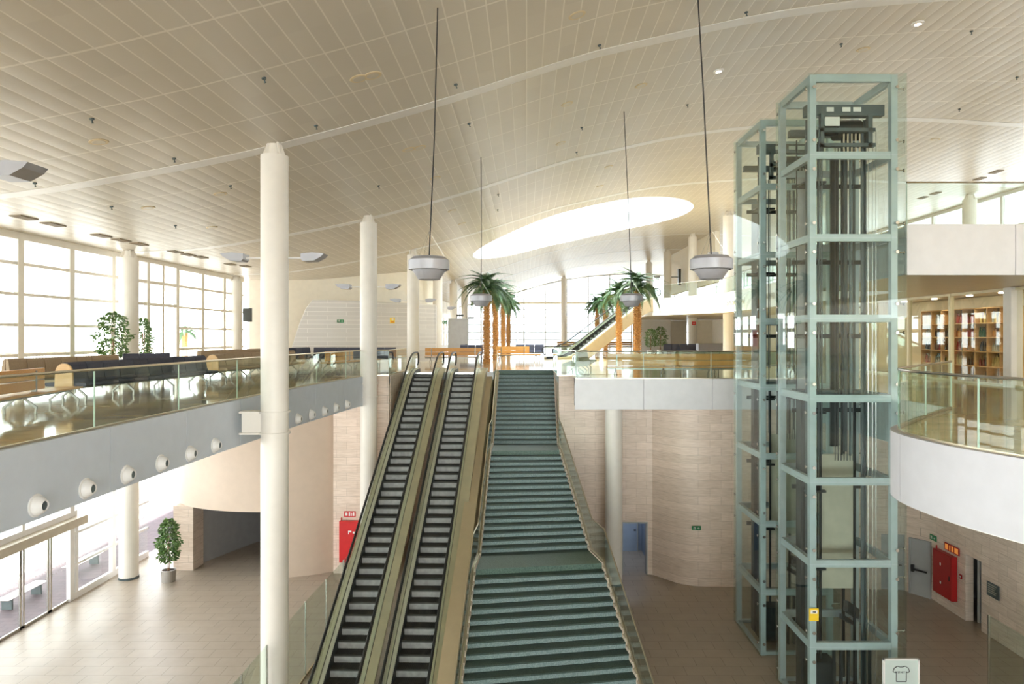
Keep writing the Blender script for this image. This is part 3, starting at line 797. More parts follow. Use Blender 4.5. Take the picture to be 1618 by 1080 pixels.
# ------------------------------------------------------------------ escalators
class Rail2:
    """local frame: s metres towards the camera from the head, lat sideways"""
    def __init__(s, xc, yt, zt, ux=0.0213, uy=1.0):
        u = Vector((ux, uy, 0)).normalized(); s.T = Vector((xc, yt, zt)); s.u = u; s.r = Vector((u.y, -u.x, 0))
    def __call__(s, a, lat, z): p = s.T - s.u * a + s.r * lat; return Vector((p.x, p.y, s.T.z + z))
def slope_path(total_h, s0, tail, sl=0.577, r=1.6, start=-2.0, n=6):
    """(s, z) of the line through the step noses, rounded at both ends; z relative to the head"""
    run = total_h / sl; pts = [(start, 0.0)]
    k = 0.55
    for i in range(n + 1):
        t = i / n; pts.append((s0 - r * k + t * 2 * r * k, -sl * (r * k) * t * t * 1.0))
    e = s0 + run
    for i in range(n + 1):
        t = i / n; q = 1 - t; pts.append((e - r * k + t * 2 * r * k, -total_h + sl * (r * k) * q * q))
    pts.append((e + tail, -total_h))
    return pts
def strip(mb, fr, path, l0, l1, top, bot, m=0):
    for i in range(len(path) - 1):
        (a, za), (b, zb) = path[i], path[i + 1]
        ta, tb = (top(a) if callable(top) else top), (top(b) if callable(top) else top)
        ba, bb = (bot if not callable(bot) else bot(a)), (bot if not callable(bot) else bot(b))
        mb.hexa([fr(a, l0, za + ba), fr(b, l0, zb + bb), fr(b, l1, zb + bb), fr(a, l1, za + ba), fr(a, l0, za + ta), fr(b, l0, zb + tb), fr(b, l1, zb + tb), fr(a, l1, za + ta)], m)
def escalator(name, label, fr, H, width, tail=2.0, start=-1.9, sl=0.577, sides=('clad', 'clad'), outer=(0.24, 0.24), nstep=None, rise=0.231, cat='escalator', deck_out=(0.2, 0.2)):
    t = thing(name, label, cat, (0, 0, 0))
    hw = width / 2; path = slope_path(H, 0.0, tail, sl, start=start)
    dark_under = MB(); strip(dark_under, fr, path, -hw - .02, hw + .02, -.28, -.6); dark_under.build('step_well', M['well'], t)
    n = nstep or int(H / rise) + 1
    # steps
    def zline(s):
        for i in range(len(path) - 1):
            if path[i][0] <= s <= path[i + 1][0]:
                f = (s - path[i][0]) / max(1e-6, path[i + 1][0] - path[i][0]); return path[i][1] + f * (path[i + 1][1] - path[i][1])
        return path[-1][1]
    tr = rise / sl
    for k in range(-1, n + 2):
        s = (k + .45) * tr; z = zline(s)
        mb = MB()
        a, b = s - tr, s
        zz = z
        mb.hexa([fr(a, -hw, zz - .05), fr(b, -hw, zz - .05), fr(b, hw, zz - .05), fr(a, hw, zz - .05), fr(a, -hw, zz), fr(b, -hw, zz), fr(b, hw, zz), fr(a, hw, zz)], 0)
        zn = zline(s + tr)
        mb.hexa([fr(b - .05, -hw, zn - .06), fr(b - .008, -hw, zn - .06), fr(b - .008, hw, zn - .06), fr(b - .05, hw, zn - .06), fr(b - .05, -hw, zz - .05), fr(b - .01, -hw, zz - .05), fr(b - .01, hw, zz - .05), fr(b - .05, hw, zz - .05)], 1)
        for q in range(18):                                         # tread ribs
            l = -hw + .02 + (width - .04) * q / 17
            mb.hexa([fr(a, l - .008, zz), fr(b, l - .008, zz), fr(b, l + .008, zz), fr(a, l + .008, zz), fr(a, l - .008, zz + .012), fr(b, l - .008, zz + .012), fr(b, l + .008, zz + .012), fr(a, l + .008, zz + .012)], 0)
        mb.build('step', [M['stepmetal'], M['stepriser']], t)
    # landing plates
    mb = MB(); strip(mb, fr, [(start - .6, 0), (-.25, 0)], -hw - .1, hw + .1, .012, -.2); mb.build('landing_plate', M['steel'], t)
    e = H / sl
    mb = MB(); strip(mb, fr, [(e + .5, -H), (e + tail + .4, -H)], -hw - .1, hw + .1, .012, -.01); mb.build('landing_plate', M['steel'], t)
    hr = .95
    gpath = [p for p in path if start <= p[0] <= e + tail]
    for si, sd in enumerate((-1, 1)):
        def la(x): return sd * (hw + x)
        mb = MB(); strip(mb, fr, path, la(.0), la(.03), .14, -.3); mb.build('skirt', M['black'], t)
        mb = MB(); strip(mb, fr, path, la(.03), la(.15), .17, .09); mb.build('inner_deck', M['deck_light'], t)
        mb = MB(); strip(mb, fr, gpath, la(.155), la(.167), hr - .02, .1); mb.build('glass_panel', M['rail_glass'], t)
        mb = MB(); strip(mb, fr, path, la(.172), la(.172 + deck_out[si]), .18, .08); mb.build('outer_deck', M['deck'], t)
        mb = MB(); strip(mb, fr, path, la(.150), la(.156), .178, .168); strip(mb, fr, path, la(.166), la(.172), .186, .176); mb.build('seal', M['black'], t)
        if sides[si]:
            mb = MB(); strip(mb, fr, path, la(.172 + deck_out[si] - .05), la(.172 + deck_out[si]), .08, -.95)
            mb.build('side_cladding', M[sides[si]], t)
        # handrail with newels
        pts = []
        top0 = start - .05
        for i in range(7):
            a = PI * (i / 6); pts.append((top0 - .32 * math.sin(a), hr - .62 * (1 - math.cos(PI - a)) / 2 ))
        hp = [(p[0], p[1] + hr) for p in path if p[0] > start + .05]
        bot = []
        b0 = e + tail
        for i in range(7):
            a = PI * (i / 6); bot.append((b0 + .32 * math.sin(a), -H + hr - .62 * (1 - math.cos(a)) / 2))
        allp = pts + hp[:-1] + bot
        mb = MB(); mb.tube([fr(s_, la(.161), z_) for s_, z_ in allp], .042, 8); mb.build('handrail', M['rubber'], t, smooth=True)
    # truss bottom
    mb = MB(); strip(mb, fr, path, -hw - .1, hw + .1, -.6, -.95); mb.build('truss', M['clad'], t)
    return t
ESC_L = Rail2(-4.85, 33.4, MZ); ESC_R = Rail2(-2.96, 33.4, MZ)
escalator('escalator', 'left one of the twin escalators, beside the tall white column', ESC_L, MZ, 0.95, tail=1.7, start=-1.6, deck_out=(.16, .27), sides=('clad', None))
escalator('escalator', 'right one of the twin escalators, beside the green stone stairs', ESC_R, MZ, 0.95, tail=1.7, start=-1.6, deck_out=(.03, .36), sides=(None, 'clad'))
FAR_A = Vector((2.7, 53.6)); FAR_B = Vector((9.9, 58.6)); dirv = (FAR_A - FAR_B).normalized()
fe = Rail2(FAR_B.x - .3, FAR_B.y, UZ, -dirv.x, -dirv.y)
escalator('escalator', 'distant cream escalator rising to the right behind the palms', fe, UZ - MZ, 1.0, tail=1.5, start=-1.2, sl=.60, sides=('clad', 'clad'))

# ------------------------------------------------------------------ main staircase
def stair():
    t = thing('staircase', 'wide dark green granite staircase with two landings, right of the escalators', 'stairs', (0, 0, 0))
    Lp = [(35.9, -1.39), (30.1, -1.41), (28.6, -1.43), (23.3, -1.52), (22.0, -1.59), (15.7, -1.74)]
    Rp = [(35.9, 1.38), (30.1, 1.31), (28.6, 1.34), (23.3, 2.14), (22.0, 2.42), (15.7, 3.3)]
    sk = [(35.9, 0), (30.1, 0.05), (28.6, 0.15), (23.3, 0.55), (22.0, 0.62), (15.7, 0.95)]
    def lerp(tab, y):
        for i in range(len(tab) - 1):
            if tab[i][0] >= y >= tab[i + 1][0]:
                f = (tab[i][0] - y) / (tab[i][0] - tab[i + 1][0]); return tab[i][1] + f * (tab[i + 1][1] - tab[i][1])
        return tab[0][1] if y > tab[0][0] else tab[-1][1]
    def L(y): return Vector((lerp(Lp, y), y, 0))
    def R(y): return Vector((lerp(Rp, y), y + lerp(sk, y), 0))
    edges = []          # (y front edge, z of tread) from the head down
    z = MZ; y = 35.9
    flights = [(35.9, 30.1, 17, 8.67, 5.76), (28.6, 23.3, 16, 5.76, 3.13), (22.0, 15.7, 18, 3.13, 0.0)]
    zprof = []
    for fi, (ya, yb, n, za, zb) in enumerate(flights):
        dy, dz = (ya - yb) / n, (za - zb) / n
        zprof += [(ya, za), (yb, zb)]
        for k in range(n):
            y0, y1, zt = ya - dy * k, ya - dy * (k + 1), za - dz * (k + 1)
            if zt < .02: continue
            mb = MB(); nose = .03
            a, b = L(y0 + .03), R(y0 + .03); c, d = R(y1 - nose), L(y1 - nose)
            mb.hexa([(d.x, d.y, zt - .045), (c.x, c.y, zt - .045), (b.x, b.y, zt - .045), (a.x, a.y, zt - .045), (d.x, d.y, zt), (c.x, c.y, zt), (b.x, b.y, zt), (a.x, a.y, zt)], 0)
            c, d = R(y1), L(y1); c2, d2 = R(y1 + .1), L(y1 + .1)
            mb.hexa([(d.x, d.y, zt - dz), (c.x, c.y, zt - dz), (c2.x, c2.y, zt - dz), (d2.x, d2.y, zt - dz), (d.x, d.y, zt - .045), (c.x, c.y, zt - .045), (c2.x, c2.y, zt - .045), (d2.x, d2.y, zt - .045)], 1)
            mb.build('step', [M['granite_tread'], M['granite_lit']], t)
        # first riser of the flight from the level above
        c, d, c2, d2 = R(ya), L(ya), R(ya + .1), L(ya + .1)
        mb = MB(); mb.hexa([(d.x, d.y, za - dz), (c.x, c.y, za - dz), (c2.x, c2.y, za - dz), (d2.x, d2.y, za - dz), (d.x, d.y, za - .02), (c.x, c.y, za - .02), (c2.x, c2.y, za - .02), (d2.x, d2.y, za - .02)])
        mb.build('riser', M['granite_lit'], t)
        # carrying slab under the flight
        mb = MB(); a, b, c, d = L(ya), R(ya), R(yb), L(yb)
        mb.hexa([(d.x, d.y, zb - dz - .35), (c.x, c.y, zb - dz - .35), (b.x, b.y, za - dz - .35), (a.x, a.y, za - dz - .35), (d.x, d.y, zb - dz - .04), (c.x, c.y, zb - dz - .04), (b.x, b.y, za - dz - .04), (a.x, a.y, za - dz - .04)])
        mb.build('flight_slab', M['granite_lit'], t)
    for (ya, yb, z_) in ((30.13, 28.57, 5.76), (23.33, 21.97, 3.13)):
        mb = MB(); a, b, c, d = L(ya), R(ya), R(yb), L(yb)
        mb.hexa([(d.x, d.y, z_ - .3), (c.x, c.y, z_ - .3), (b.x, b.y, z_ - .3), (a.x, a.y, z_ - .3), (d.x, d.y, z_), (c.x, c.y, z_), (b.x, b.y, z_), (a.x, a.y, z_)])
        mb.build('landing', M['granite'], t)
    mb = MB(); mb.box(-1.62, 1.42, 35.87, 36.3, MZ - .3, MZ + .004); mb.build('head_slab', M['granite'], t)
    # pale stringers
    ztab = sorted([(-y_, z_) for y_, z_ in zprof])
    def zs(y):
        ks = [(-a, b) for a, b in ztab]
        for i in range(len(ks) - 1):
            if ks[i][0] >= y >= ks[i + 1][0]:
                f = (ks[i][0] - y) / max(1e-6, ks[i][0] - ks[i + 1][0]); return ks[i][1] + f * (ks[i + 1][1] - ks[i][1])
        return ks[-1][1]
    ys = [35.9, 33, 30.1, 28.6, 26, 23.3, 22.0, 19, 15.7]
    for fn, sd in ((L, -1), (R, 1)):
        mb = MB(); o = sd * .055; y_ = 0
        def piece(y0, y1, zlo, zhi):
            p, q = fn(y0), fn(y1)
            mb.hexa([(p.x, p.y, zlo), (q.x, q.y, zlo), (q.x + o, q.y, zlo), (p.x + o, p.y, zlo), (p.x, p.y, zhi), (q.x, q.y, zhi), (q.x + o, q.y, zhi), (p.x + o, p.y, zhi)])
        for (ya, yb, n, za, zb) in flights:
            dy, dz = (ya - yb) / n, (za - zb) / n
            for k in range(n): piece(ya - dy * k, ya - dy * (k + 1), za - dz * (k + 1) - .5, za - dz * (k + .45))
        piece(30.1, 28.6, 5.3, 5.80); piece(23.3, 22.0, 2.7, 3.17)
        mb.build('stringer', M['stone_trim'], t)
    # glass balustrades on both sides of the stairs
    for fn, sd, y_from, lab in ((R, 1, 31.6, 'sloping glass balustrade with brass rail on the right side of the green stairs'),
                                (L, -1, 35.8, 'sloping glass balustrade with brass rail on the left side of the green stairs')):
        b = thing('stair_balustrade', lab, 'balustrade', (0, 0, 0))
        cuts = [y_from] + [v for v in (33.0, 30.1, 28.6, 26.8, 25.0, 23.3, 22.0, 20.0, 18.0, 15.9) if v < y_from - .5]
        rail = []
        for i in range(len(cuts) - 1):
            ya, yb = cuts[i] - .02, cuts[i + 1] + .02
            p, q = fn(ya), fn(yb); o = sd * .075; o2 = sd * .09; za, zb = zs(ya), zs(yb)
            mb = MB(); mb.hexa([(p.x + o, p.y, za - .25), (q.x + o, q.y, zb - .25), (q.x + o2, q.y, zb - .25), (p.x + o2, p.y, za - .25), (p.x + o, p.y, za + 1.08), (q.x + o, q.y, zb + 1.08), (q.x + o2, q.y, zb + 1.08), (p.x + o2, p.y, za + 1.08)])
            mb.build('glass_panel', M['rail_glass'], b)
        for v in cuts:
            p = fn(v); rail.append((p.x + sd * .082, p.y, zs(v) + 1.09))
        mb = MB(); mb.tube(rail, .024, 8); mb.build('handrail', M['brass'], b)
        mb = MB(); mb.tube([(r_[0] - sd * .03, r_[1], r_[2] - 1.02) for r_ in rail], .022, 6); mb.build('lower_rail', M['brass'], b)
    return t
stair()
# stone wall sloping between the right escalator and the stairs
def between_wall():
    fr = Rail2(-1.86, 35.9, MZ, 0.015, 1); mb = MB()
    path = [(0, 0.0), (2.0, -.1), (17.5, -8.6)]
    path = [(-.2, -.02), (1.2, -.02), (7.3, -2.95), (13.4, -5.7), (20.0, -8.6)]
    for i in range(len(path) - 1):
        (a, za), (b, zb) = path[i], path[i + 1]
        mb.hexa([fr(a, -.26, -8.66), fr(b, -.26, -8.66), fr(b, .2, -8.66), fr(a, .2, -8.66), fr(a, -.26, za), fr(b, -.26, zb), fr(b, .2, zb), fr(a, .2, za)])
    struct(mb.build('wall_stair', M['clad']))
between_wall()

# ------------------------------------------------------------------ glass lifts
RING = [0.0, 2.05, 4.28, 6.5, 8.75, 10.92, 13.1, 15.33, 17.42]
def lift(label, y0, y1, x0=7.66, x1=10.03, near=True):
    t = thing('glass_lift', label, 'lift', (x0, y0, 0))
    wx, wy, pw = x1 - x0, y1 - y0, .17
    for (a, b) in ((0, 0), (1, 0), (0, 1), (1, 1)):
        mb = MB(); cx, cy = pw / 2 + a * (wx - pw), pw / 2 + b * (wy - pw)
        mb.box(cx - pw / 2, cx + pw / 2, cy - pw / 2, cy + pw / 2, 0, 17.5); mb.build('post', M['shaft'], t)
    for z in RING:
        h = .2 if z > 0 else .1; z = max(z, .06)
        mb = MB(); c = [(pw / 2, pw / 2), (wx - pw / 2, pw / 2), (wx - pw / 2, wy - pw / 2), (pw / 2, wy - pw / 2)]
        mb.box(pw, wx - pw, 0.02, pw - .03, z - h / 2, z + h / 2); mb.box(pw, wx - pw, wy - pw + .03, wy - .02, z - h / 2, z + h / 2)
        mb.box(0.02, pw - .03, pw, wy - pw, z - h / 2, z + h / 2); mb.box(wx - pw + .03, wx - .02, pw, wy - pw, z - h / 2, z + h / 2)
        mb.build('ring_beam', M['shaft'], t)
    g = .05
    for li in range(len(RING) - 1):
        za, zb = RING[li] + .01, RING[li + 1] - .01
        if li == len(RING) - 2: zb += .12
        sides = [((-g, -g - .015, wx + .22, -g), 'f'), ((-g - .015, -g, -g, wy + .05), 'l'), ((wx + .2, -g, wx + .215, wy + .05), 'r'), ((-g, wy + .04, wx + .22, wy + .055), 'b')]
        for (xa, ya, xb, yb), sd in sides:
            mb = MB(); mb.box(xa, xb, ya, yb, za, zb); p = mb.build('glass_panel', M['lift_glass'], t)
            if sd == 'b': continue
            for zz in (za + .38, zb - .38):
                for e in (0, 1):
                    mb = MB()
                    if sd == 'f': c = Vector((pw / 2 if e == 0 else wx - pw / 2 + .04, ya - .02, zz)); d = Vector((0, 1, 0))
                    elif sd == 'l': c = Vector((xa - .02, pw / 2 + .02 if e == 0 else wy - pw / 2, zz)); d = Vector((1, 0, 0))
                    else: c = Vector((xb + .02, pw / 2 + .02 if e == 0 else wy - pw / 2, zz)); d = Vector((-1, 0, 0))
                    mb.tube([c, c + d * .025], .045, 12); mb.tube([c + d * .02, c + d * (.06 if sd != 'r' else .24)], .018, 8)
                    mb.build('point_fixing', M['steel'], p, smooth=True)
    # guide rails, ropes, machinery
    for gx in (.35, wx - .38):
        mb = MB(); mb.box(gx - .05, gx + .05, wy * .45 - .01, wy * .45 + .01, .3, 16.6); mb.box(gx - .008, gx + .008, wy * .45 - .08, wy * .45, .3, 16.6); mb.build('guide_rail', M['machine'], t)
    for gx in (.72, .9, 1.78):
        mb = MB(); mb.box(gx - .03, gx + .03, wy * .8, wy * .8 + .09, .3, 16.4); mb.build('guide_rail', M['machine_dark'], t)
    for k in range(7):
        x = 1.12 + k * .085
        mb = MB(); mb.tube([(x, wy * .42, 6.9), (x, wy * .42, 15.9)], .013, 6); mb.build('rope', M['cable'], t)
    for k in range(5):
        x = .62 + k * .07
        mb = MB(); mb.tube([(x, wy * .62, 9.3), (x, wy * .62, 15.9)], .010, 6); mb.build('rope', M['cable'], t)
    for x in (1.92, 2.04, 2.14):
        mb = MB(); mb.tube([(x, wy * .3, .4), (x, wy * .3, 16.2)], .011, 6); mb.build('rope', M['steel'], t)
    rv = random.Random(4 if near else 9)
    for k in range(11):
        x = .3 + k * .175 + rv.uniform(-.03, .03); w = rv.choice((.02, .03, .05, .08)); yy = wy * rv.uniform(.2, .9)
        mb = MB(); mb.box(x, x + w, yy, yy + .05, .2 if k % 4 == 0 else 7.1, 16.2); mb.build('guide_rail', M[rv.choice(('machine', 'machine_dark', 'machine'))], t)
    for z in RING[2:-1]:
        mb = MB(); mb.box(pw, wx - pw, wy * .72, wy * .72 + .06, z - .55, z - .43); mb.box(.3, .9, wy * .45, wy * .75, z - .53, z - .47); mb.build('rail_bracket', M['machine_dark'], t)
    mb = MB(); mb.box(.22, .36, wy * .5, wy * .5 + .3, .2, 8.6); mb.build('cable_duct', M['machine_dark'], t)
    mb = MB(); mb.box(1.3, 1.52, wy * .7, wy * .7 + .1, 7.2, 15.8); mb.build('duct', M['machine_dark'], t)
    mb = MB(); mb.box(.5, .74, wy * .9, wy * .9 + .06, 6.9, 15.2); mb.build('duct', M['doorgrey'], t)
    # top frame machine
    mb = MB()
    mb.box(.1, wx - .1, .5, .75, 16.55, 16.85); mb.box(.1, wx - .1, wy - .7, wy - .5, 16.3, 16.5)
    mb.box(.48, 2.0, .45, .6, 16.1, 16.2); mb.box(.48, 2.0, .45, .6, 15.68, 15.78)
    mb.box(.48, .58, .45, .6, 15.68, 16.6); mb.box(1.8, 1.92, .45, .6, 15.68, 16.6)
    mb.build('machine_frame', M['machine'], t)
    mb = MB(); mb.tube([(1.05, .9, 16.25), (1.75, .9, 16.25)], .28, 20); mb.tube([(.7, .9, 16.25), (1.05, .9, 16.25)], .16, 16); mb.build('traction_sheave', M['machine_dark'], t, smooth=True)
    for k in range(5):
        x = 1.15 + k * .11; mb = MB(); mb.tube([(x, .52, 15.55), (x, .52, 16.05)], .024, 8); mb.build('rope_spring', M['brass'], t)
    mb = MB(); mb.box(.66, .86, .488, .498, 16.66, 16.78); mb.box(1.1, 1.32, .488, .498, 16.66, 16.78); mb.box(1.4, 1.62, .488, .498, 16.66, 16.78); mb.box(.6, 1.0, .44, .448, 16.25, 16.5); mb.build('machine_label', M['sign_white'], t)
    # counterweight screen, lower
    mb = MB(); mb.box(.82, 1.72, wy * .5, wy * .5 + .05, 3.2 if near else 3.6, 7.05); mb.build('counterweight_screen', M['cwt'], t)
    mb = MB(); mb.box(.76, .80, wy * .5 - .05, wy * .5 + .05, .4, 8.7); mb.box(1.74, 1.78, wy * .5 - .05, wy * .5 + .05, .4, 8.7); mb.build('screen_rail', M['machine_dark'], t)
    # pit equipment
    mb = MB()
    mb.beam((1.15, .4, 3.0), (2.15, wy - .5, 2.2), .12, .28); mb.beam((1.15, .7, 2.6), (2.15, wy - .2, 1.8), .08, .12)
    for k in range(6): mb.box(.9 + k * .2, .96 + k * .2, .6, .7, .1, 1.7)
    mb.box(.3, 1.1, .9, 1.5, .1, 1.2); mb.build('pit_machine', M['machine_dark'], t)
    # car between floors (back half of the shaft)
    mb = MB(); mb.box(.3, wx - .3, wy * .5 + .15, wy - .3, 8.72, 8.86); mb.build('car_floor', M['machine'], t)
    return t
lift('near glass lift shaft in grey steel frame with yellow sign, beside the right balcony', 18.97, 21.35)
lift('far glass lift shaft in grey steel frame, behind the near one', 22.95, 25.7, near=False)
# yellow sticker on the near lift
t = thing('warning_sign', 'small yellow warning sign fixed on the post of the near glass lift', 'sign', (XP(1285.5, 18.9), 18.88, 2.95))
mb = MB(); mb.box(-.13, .13, -.006, .006, -.17, .17); mb.build('plate', M['yellow'], t, bevel=.004)
mb = MB(); mb.box(-.09, .09, -.012, -.007, .03, .12); mb.build('white_field', M['sign_white'], t)
mb = MB(); mb.poly([(-.05, -.014, .07), (0.0, -.014, .055), (.055, -.014, .06), (.05, -.014, .09), (-.02, -.014, .095)]); mb.build('pictogram', M['black'], t)

# ------------------------------------------------------------------ pendants
def pendant(px, py, d, top, label, ref=None):
    p = W(px, py, d)
    t = thing('pendant_lamp', label, 'lamp', (p.x, p.y, p.z), group='drum pendant lamps hanging over the stairs')
    R = .41
    mb = MB(); mb.lathe([(.30, .20), (.33, .235), (R - .10, .24), (R - .03, .19), (R, .17), (R, -.02), (R - .04, -.035), (R - .05, -.02), (R - .05, .1), (.2, .1)], n=40)
    mb.build('drum_ring', M['lamp'], t, smooth=True)
    mb = MB(); mb.lathe([(.34, .08), (.335, -.03), (.215, -.215), (.19, -.22), (.17, -.19)], n=40); mb.build('cone_shade', M['lamp'], t, smooth=True)
    mb = MB(); mb.lathe([(.16, -.20), (.16, -.17)], n=24); mb.build('diffuser', M['sign_white'], t)
    q = Vector(top) - p
    mb = MB(); mb.tube([(0, 0, .2), tuple(q * .5 + Vector((.02, 0, 0))), tuple(q)], .014, 6); mb.build('cable', M['black'], t)
    for k in range(3):
        a = k * 2 * PI / 3; mb = MB(); mb.tube([(.34 * math.cos(a), .34 * math.sin(a), .2), (0, 0, .75)], .003, 5); mb.build('suspension_wire', M['steel'], t)
    return t
def ceil_at(px, d): x = XP(px, d); return (x, d, zc(x))
pendant(678, 424.5, 14.1, ceil_at(691.5, 14.1), 'large grey drum pendant hanging above the left escalator')
pendant(1124, 423.5, 13.7, ceil_at(1096, 13.7), 'large grey drum pendant hanging left of the glass lifts')
pendant(760, 474.5, 26.2, ceil_at(760, 26.0), 'small grey drum pendant in front of the left palm group')
pendant(998, 474.5, 25.2, ceil_at(986, 25.4), 'small grey drum pendant in front of the right palm trunk')

# ------------------------------------------------------------------ air nozzles
def nozzle(x, y, z, label, rot, group, s=1.0, ref={}):
    key = round(s, 2)
    if key not in ref:
        t = thing('air_nozzle', label, 'air nozzle', group=group)
        mb = MB(); mb.lathe([(.19 * s, 0), (.19 * s, .02 * s), (.165 * s, .03 * s)], n=28); a = mb.build('flange', M['white'], t, smooth=True)
        mb = MB(); mb.lathe([(.158 * s, .02 * s), (.158 * s, .06 * s), (.135 * s, .11 * s), (.10 * s, .15 * s), (.088 * s, .165 * s), (.078 * s, .16 * s), (.07 * s, .08 * s)], n=28); b = mb.build('nozzle_cone', M['white'], t, smooth=True)
        mb = MB(); mb.lathe([(.074 * s, .10 * s), (.074 * s, .145 * s)], n=20); c = mb.build('throat', M['machine'], t, smooth=True)
        ref[key] = t
    else:
        t = copy_tree(ref[key]); t['label'] = label; t['group'] = group
    t.location = (x, y, z); t.rotation_euler = rot
    return t
PXN = [49, 125, 190, 243, 288, 326]
for i, y in enumerate([11.45, 12.72, 14.0, 15.25, 16.5, 17.75]):
    e = [p for p in LE]; x = -8.0
    for j in range(len(LE) - 1):
        if LE[j][1] <= y <= LE[j + 1][1]:
            f = (y - LE[j][1]) / (LE[j + 1][1] - LE[j][1]); x = LE[j][0] + f * (LE[j + 1][0] - LE[j][0]) + .125
    nozzle(x, y, 7.68, 'white round air nozzle on the grey mezzanine edge, %s from the left before the column' % ORD[i], (0, PI / 2, 0), 'air nozzles on the grey mezzanine edge')
for i, y in enumerate([23.4, 24.6, 25.8, 27.0, 28.2]):
    for j in range(len(LE) - 1):
        if LE[j][1] <= y <= LE[j + 1][1]:
            f = (y - LE[j][1]) / (LE[j + 1][1] - LE[j][1]); x = LE[j][0] + f * (LE[j + 1][0] - LE[j][0]) + .125
    nozzle(x, y, 7.68, 'white round air nozzle between the two tall columns, %s from the nearer one' % ORD[i], (0, PI / 2, 0), 'air nozzles on the grey mezzanine edge')
for i in range(13): nozzle(14.18, 61 - .6 * i if False else 49.8 - 0.0 + 0, 0, '', (0, 0, 0), '', 1.1) if False else None
k = 0
for y0, n in ((49.2, 7), (43.2, 6), (37.5, 2)):
    for i in range(n):
        k += 1
        nozzle(14.08, y0 - .62 * i, 12.75, 'tiny round nozzle on the long white balcony edge, %s from the escalator' % ORD[k - 1], (0, -PI / 2, 0), 'air nozzles on the upper white balcony edge', 1.1)

# ------------------------------------------------------------------ seating
def leg_set(mb, y, w=.34, h=.40):
    for s in (-1, 1):
        mb.beam((s * .05, y, h - .02), (s * w, y, .14), .045, .05); mb.beam((s * w, y, .16), (s * (w - .02), y, 0.0), .04, .045)
BT = {}
def bench(a, b, kind, label, cat='bench', double=True, backs=1.0, end=None, group=None):
    A, B = Vector(a), Vector(b); L = (B - A).length; ang = math.atan2(B.y - A.y, B.x - A.x) - PI / 2
    t = thing('bench' if kind == 'wood' else 'seat_bench', label, cat, (A.x, A.y, MZ), ang, group)
    mb = MB(); mb.box(-.05, .05, 0, L, .33, .41); mb.build('beam', M['benchleg'], t)
    nl = max(2, round(L / 1.5)); n = max(1, round(L / .68))
    for k in range(nl):
        mb = MB(); leg_set(mb, .35 + (L - .7) * k / (nl - 1)); mb.build('leg', M['benchleg'], t)
    if kind == 'wood':
        mb = MB(); mb.box(-.30, .30, 0, L, .41, .45); mb.build('seat', M['wood'], t, bevel=.008)
        Lb = L * backs
        mb = MB(); mb.box(-.06, .02, 0, Lb, .50, .72); mb.box(-.06, .02, 0, Lb, .74, 1.0); mb.build('backrest', M['wood'], t, bevel=.008)
        mb = MB()
        for yy in (.4, Lb - .4): mb.box(-.09, .03, yy - .03, yy + .03, .4, .95)
        mb.build('back_bracket', M['benchleg'], t)
        return t
    fab = M[kind]
    sides = (-1, 1) if double else (1,)
    pitch = L / n
    for sd in sides:
        for i in range(n):
            y0, y1 = i * pitch + .012, (i + 1) * pitch - .012
            mb = MB()
            pr = [(.06, .41), (.56, .44), (.60, .47), (.58, .52), (.16, .50), (.10, .92), (.07, 1.02), (.03, 1.06), (.0, 1.06)]
            pr = [(.03, .42), (.55, .42), (.60, .46), (.57, .52), (.20, .53), (.15, .62), (.10, 1.0), (.07, 1.05), (.02, 1.07), (.005, 1.05)]
            for (ya, yb) in ((y0, y1),):
                f0 = [(sd * p[0], ya, p[1]) for p in pr]; f1 = [(sd * p[0], yb, p[1]) for p in pr]; m = len(pr)
                mb.poly(f0); mb.poly(f1[::-1])
                for j in range(m): mb.poly([f0[j], f1[j], f1[(j + 1) % m], f0[(j + 1) % m]])
            mb.build('seat_shell', fab, t, bevel=.03)
    if end:
        mb = MB(); pts = []
        for k in range(13):
            a_ = PI * k / 12; pts.append((.24 * math.cos(a_), .80 + .24 * math.sin(a_)))
        prof = [(.26, .42)] + pts + [(-.26, .42)]
        f0 = [(p[0], -.05, p[1]) for p in prof]; f1 = [(p[0], 0.0, p[1]) for p in prof]; m = len(prof)
        mb.poly(f0); mb.poly(f1[::-1])
        for j in range(m): mb.poly([f0[j], f1[j], f1[(j + 1) % m], f0[(j + 1) % m]])
        mb.build('end_panel', M['birch'], t)
    return t
bench((-11.15, 13.6), (-11.95, 18.4), 'wood', 'oak bench with plank back at the left picture edge, behind the glass balustrade', backs=.72)
bench((-15.9, 21.4), (-15.3, 26.2), 'taupe', 'taupe upholstered bench by the left windows, nearest the picture edge', end=False)
bench((-12.3, 18.7), (-11.7, 25.4), 'navy', 'long navy upholstered bench with a rounded oak end panel behind the glass balustrade', end=True)
bench((-15.9, 27.6), (-14.7, 28.9), 'navy', 'short navy upholstered bench behind the long navy one, by the left windows', end=False, double=False)
bench((-12.2, 27.3), (-11.3, 34.0), 'taupe', 'long taupe upholstered bench just left of the nearest tall column', end=True)
bench((-15.6, 33.4), (-14.6, 39.4), 'taupe', 'taupe upholstered bench by the windows under the dark screen', end=False)
bench((-12.9, 42.6), (-7.9, 42.6), 'navy', 'row of navy seats in front of the grey clad wall', end=False, double=False)
bench((-14.3, 40.3), (-13.4, 43.2), 'navy', 'small navy seat row left of the navy seats by the grey clad wall', end=False)
bench((-9.9, 34.6), (-8.6, 40.2), 'wood', 'oak bench behind the glass between the two tall columns', backs=.5)
bench((-6.5, 45.0), (-2.9, 45.0), 'wood', 'oak bench seen behind the heads of the escalators', backs=1.0)
bench((-2.2, 50.2), (1.0, 51.3), 'wood', 'long oak bench on the upper floor beside the left palm trunks', backs=.75)
bench((-.9, 57), (1.4, 57), 'navy', 'dark seats behind the oak bench by the left palms', end=False, double=False)
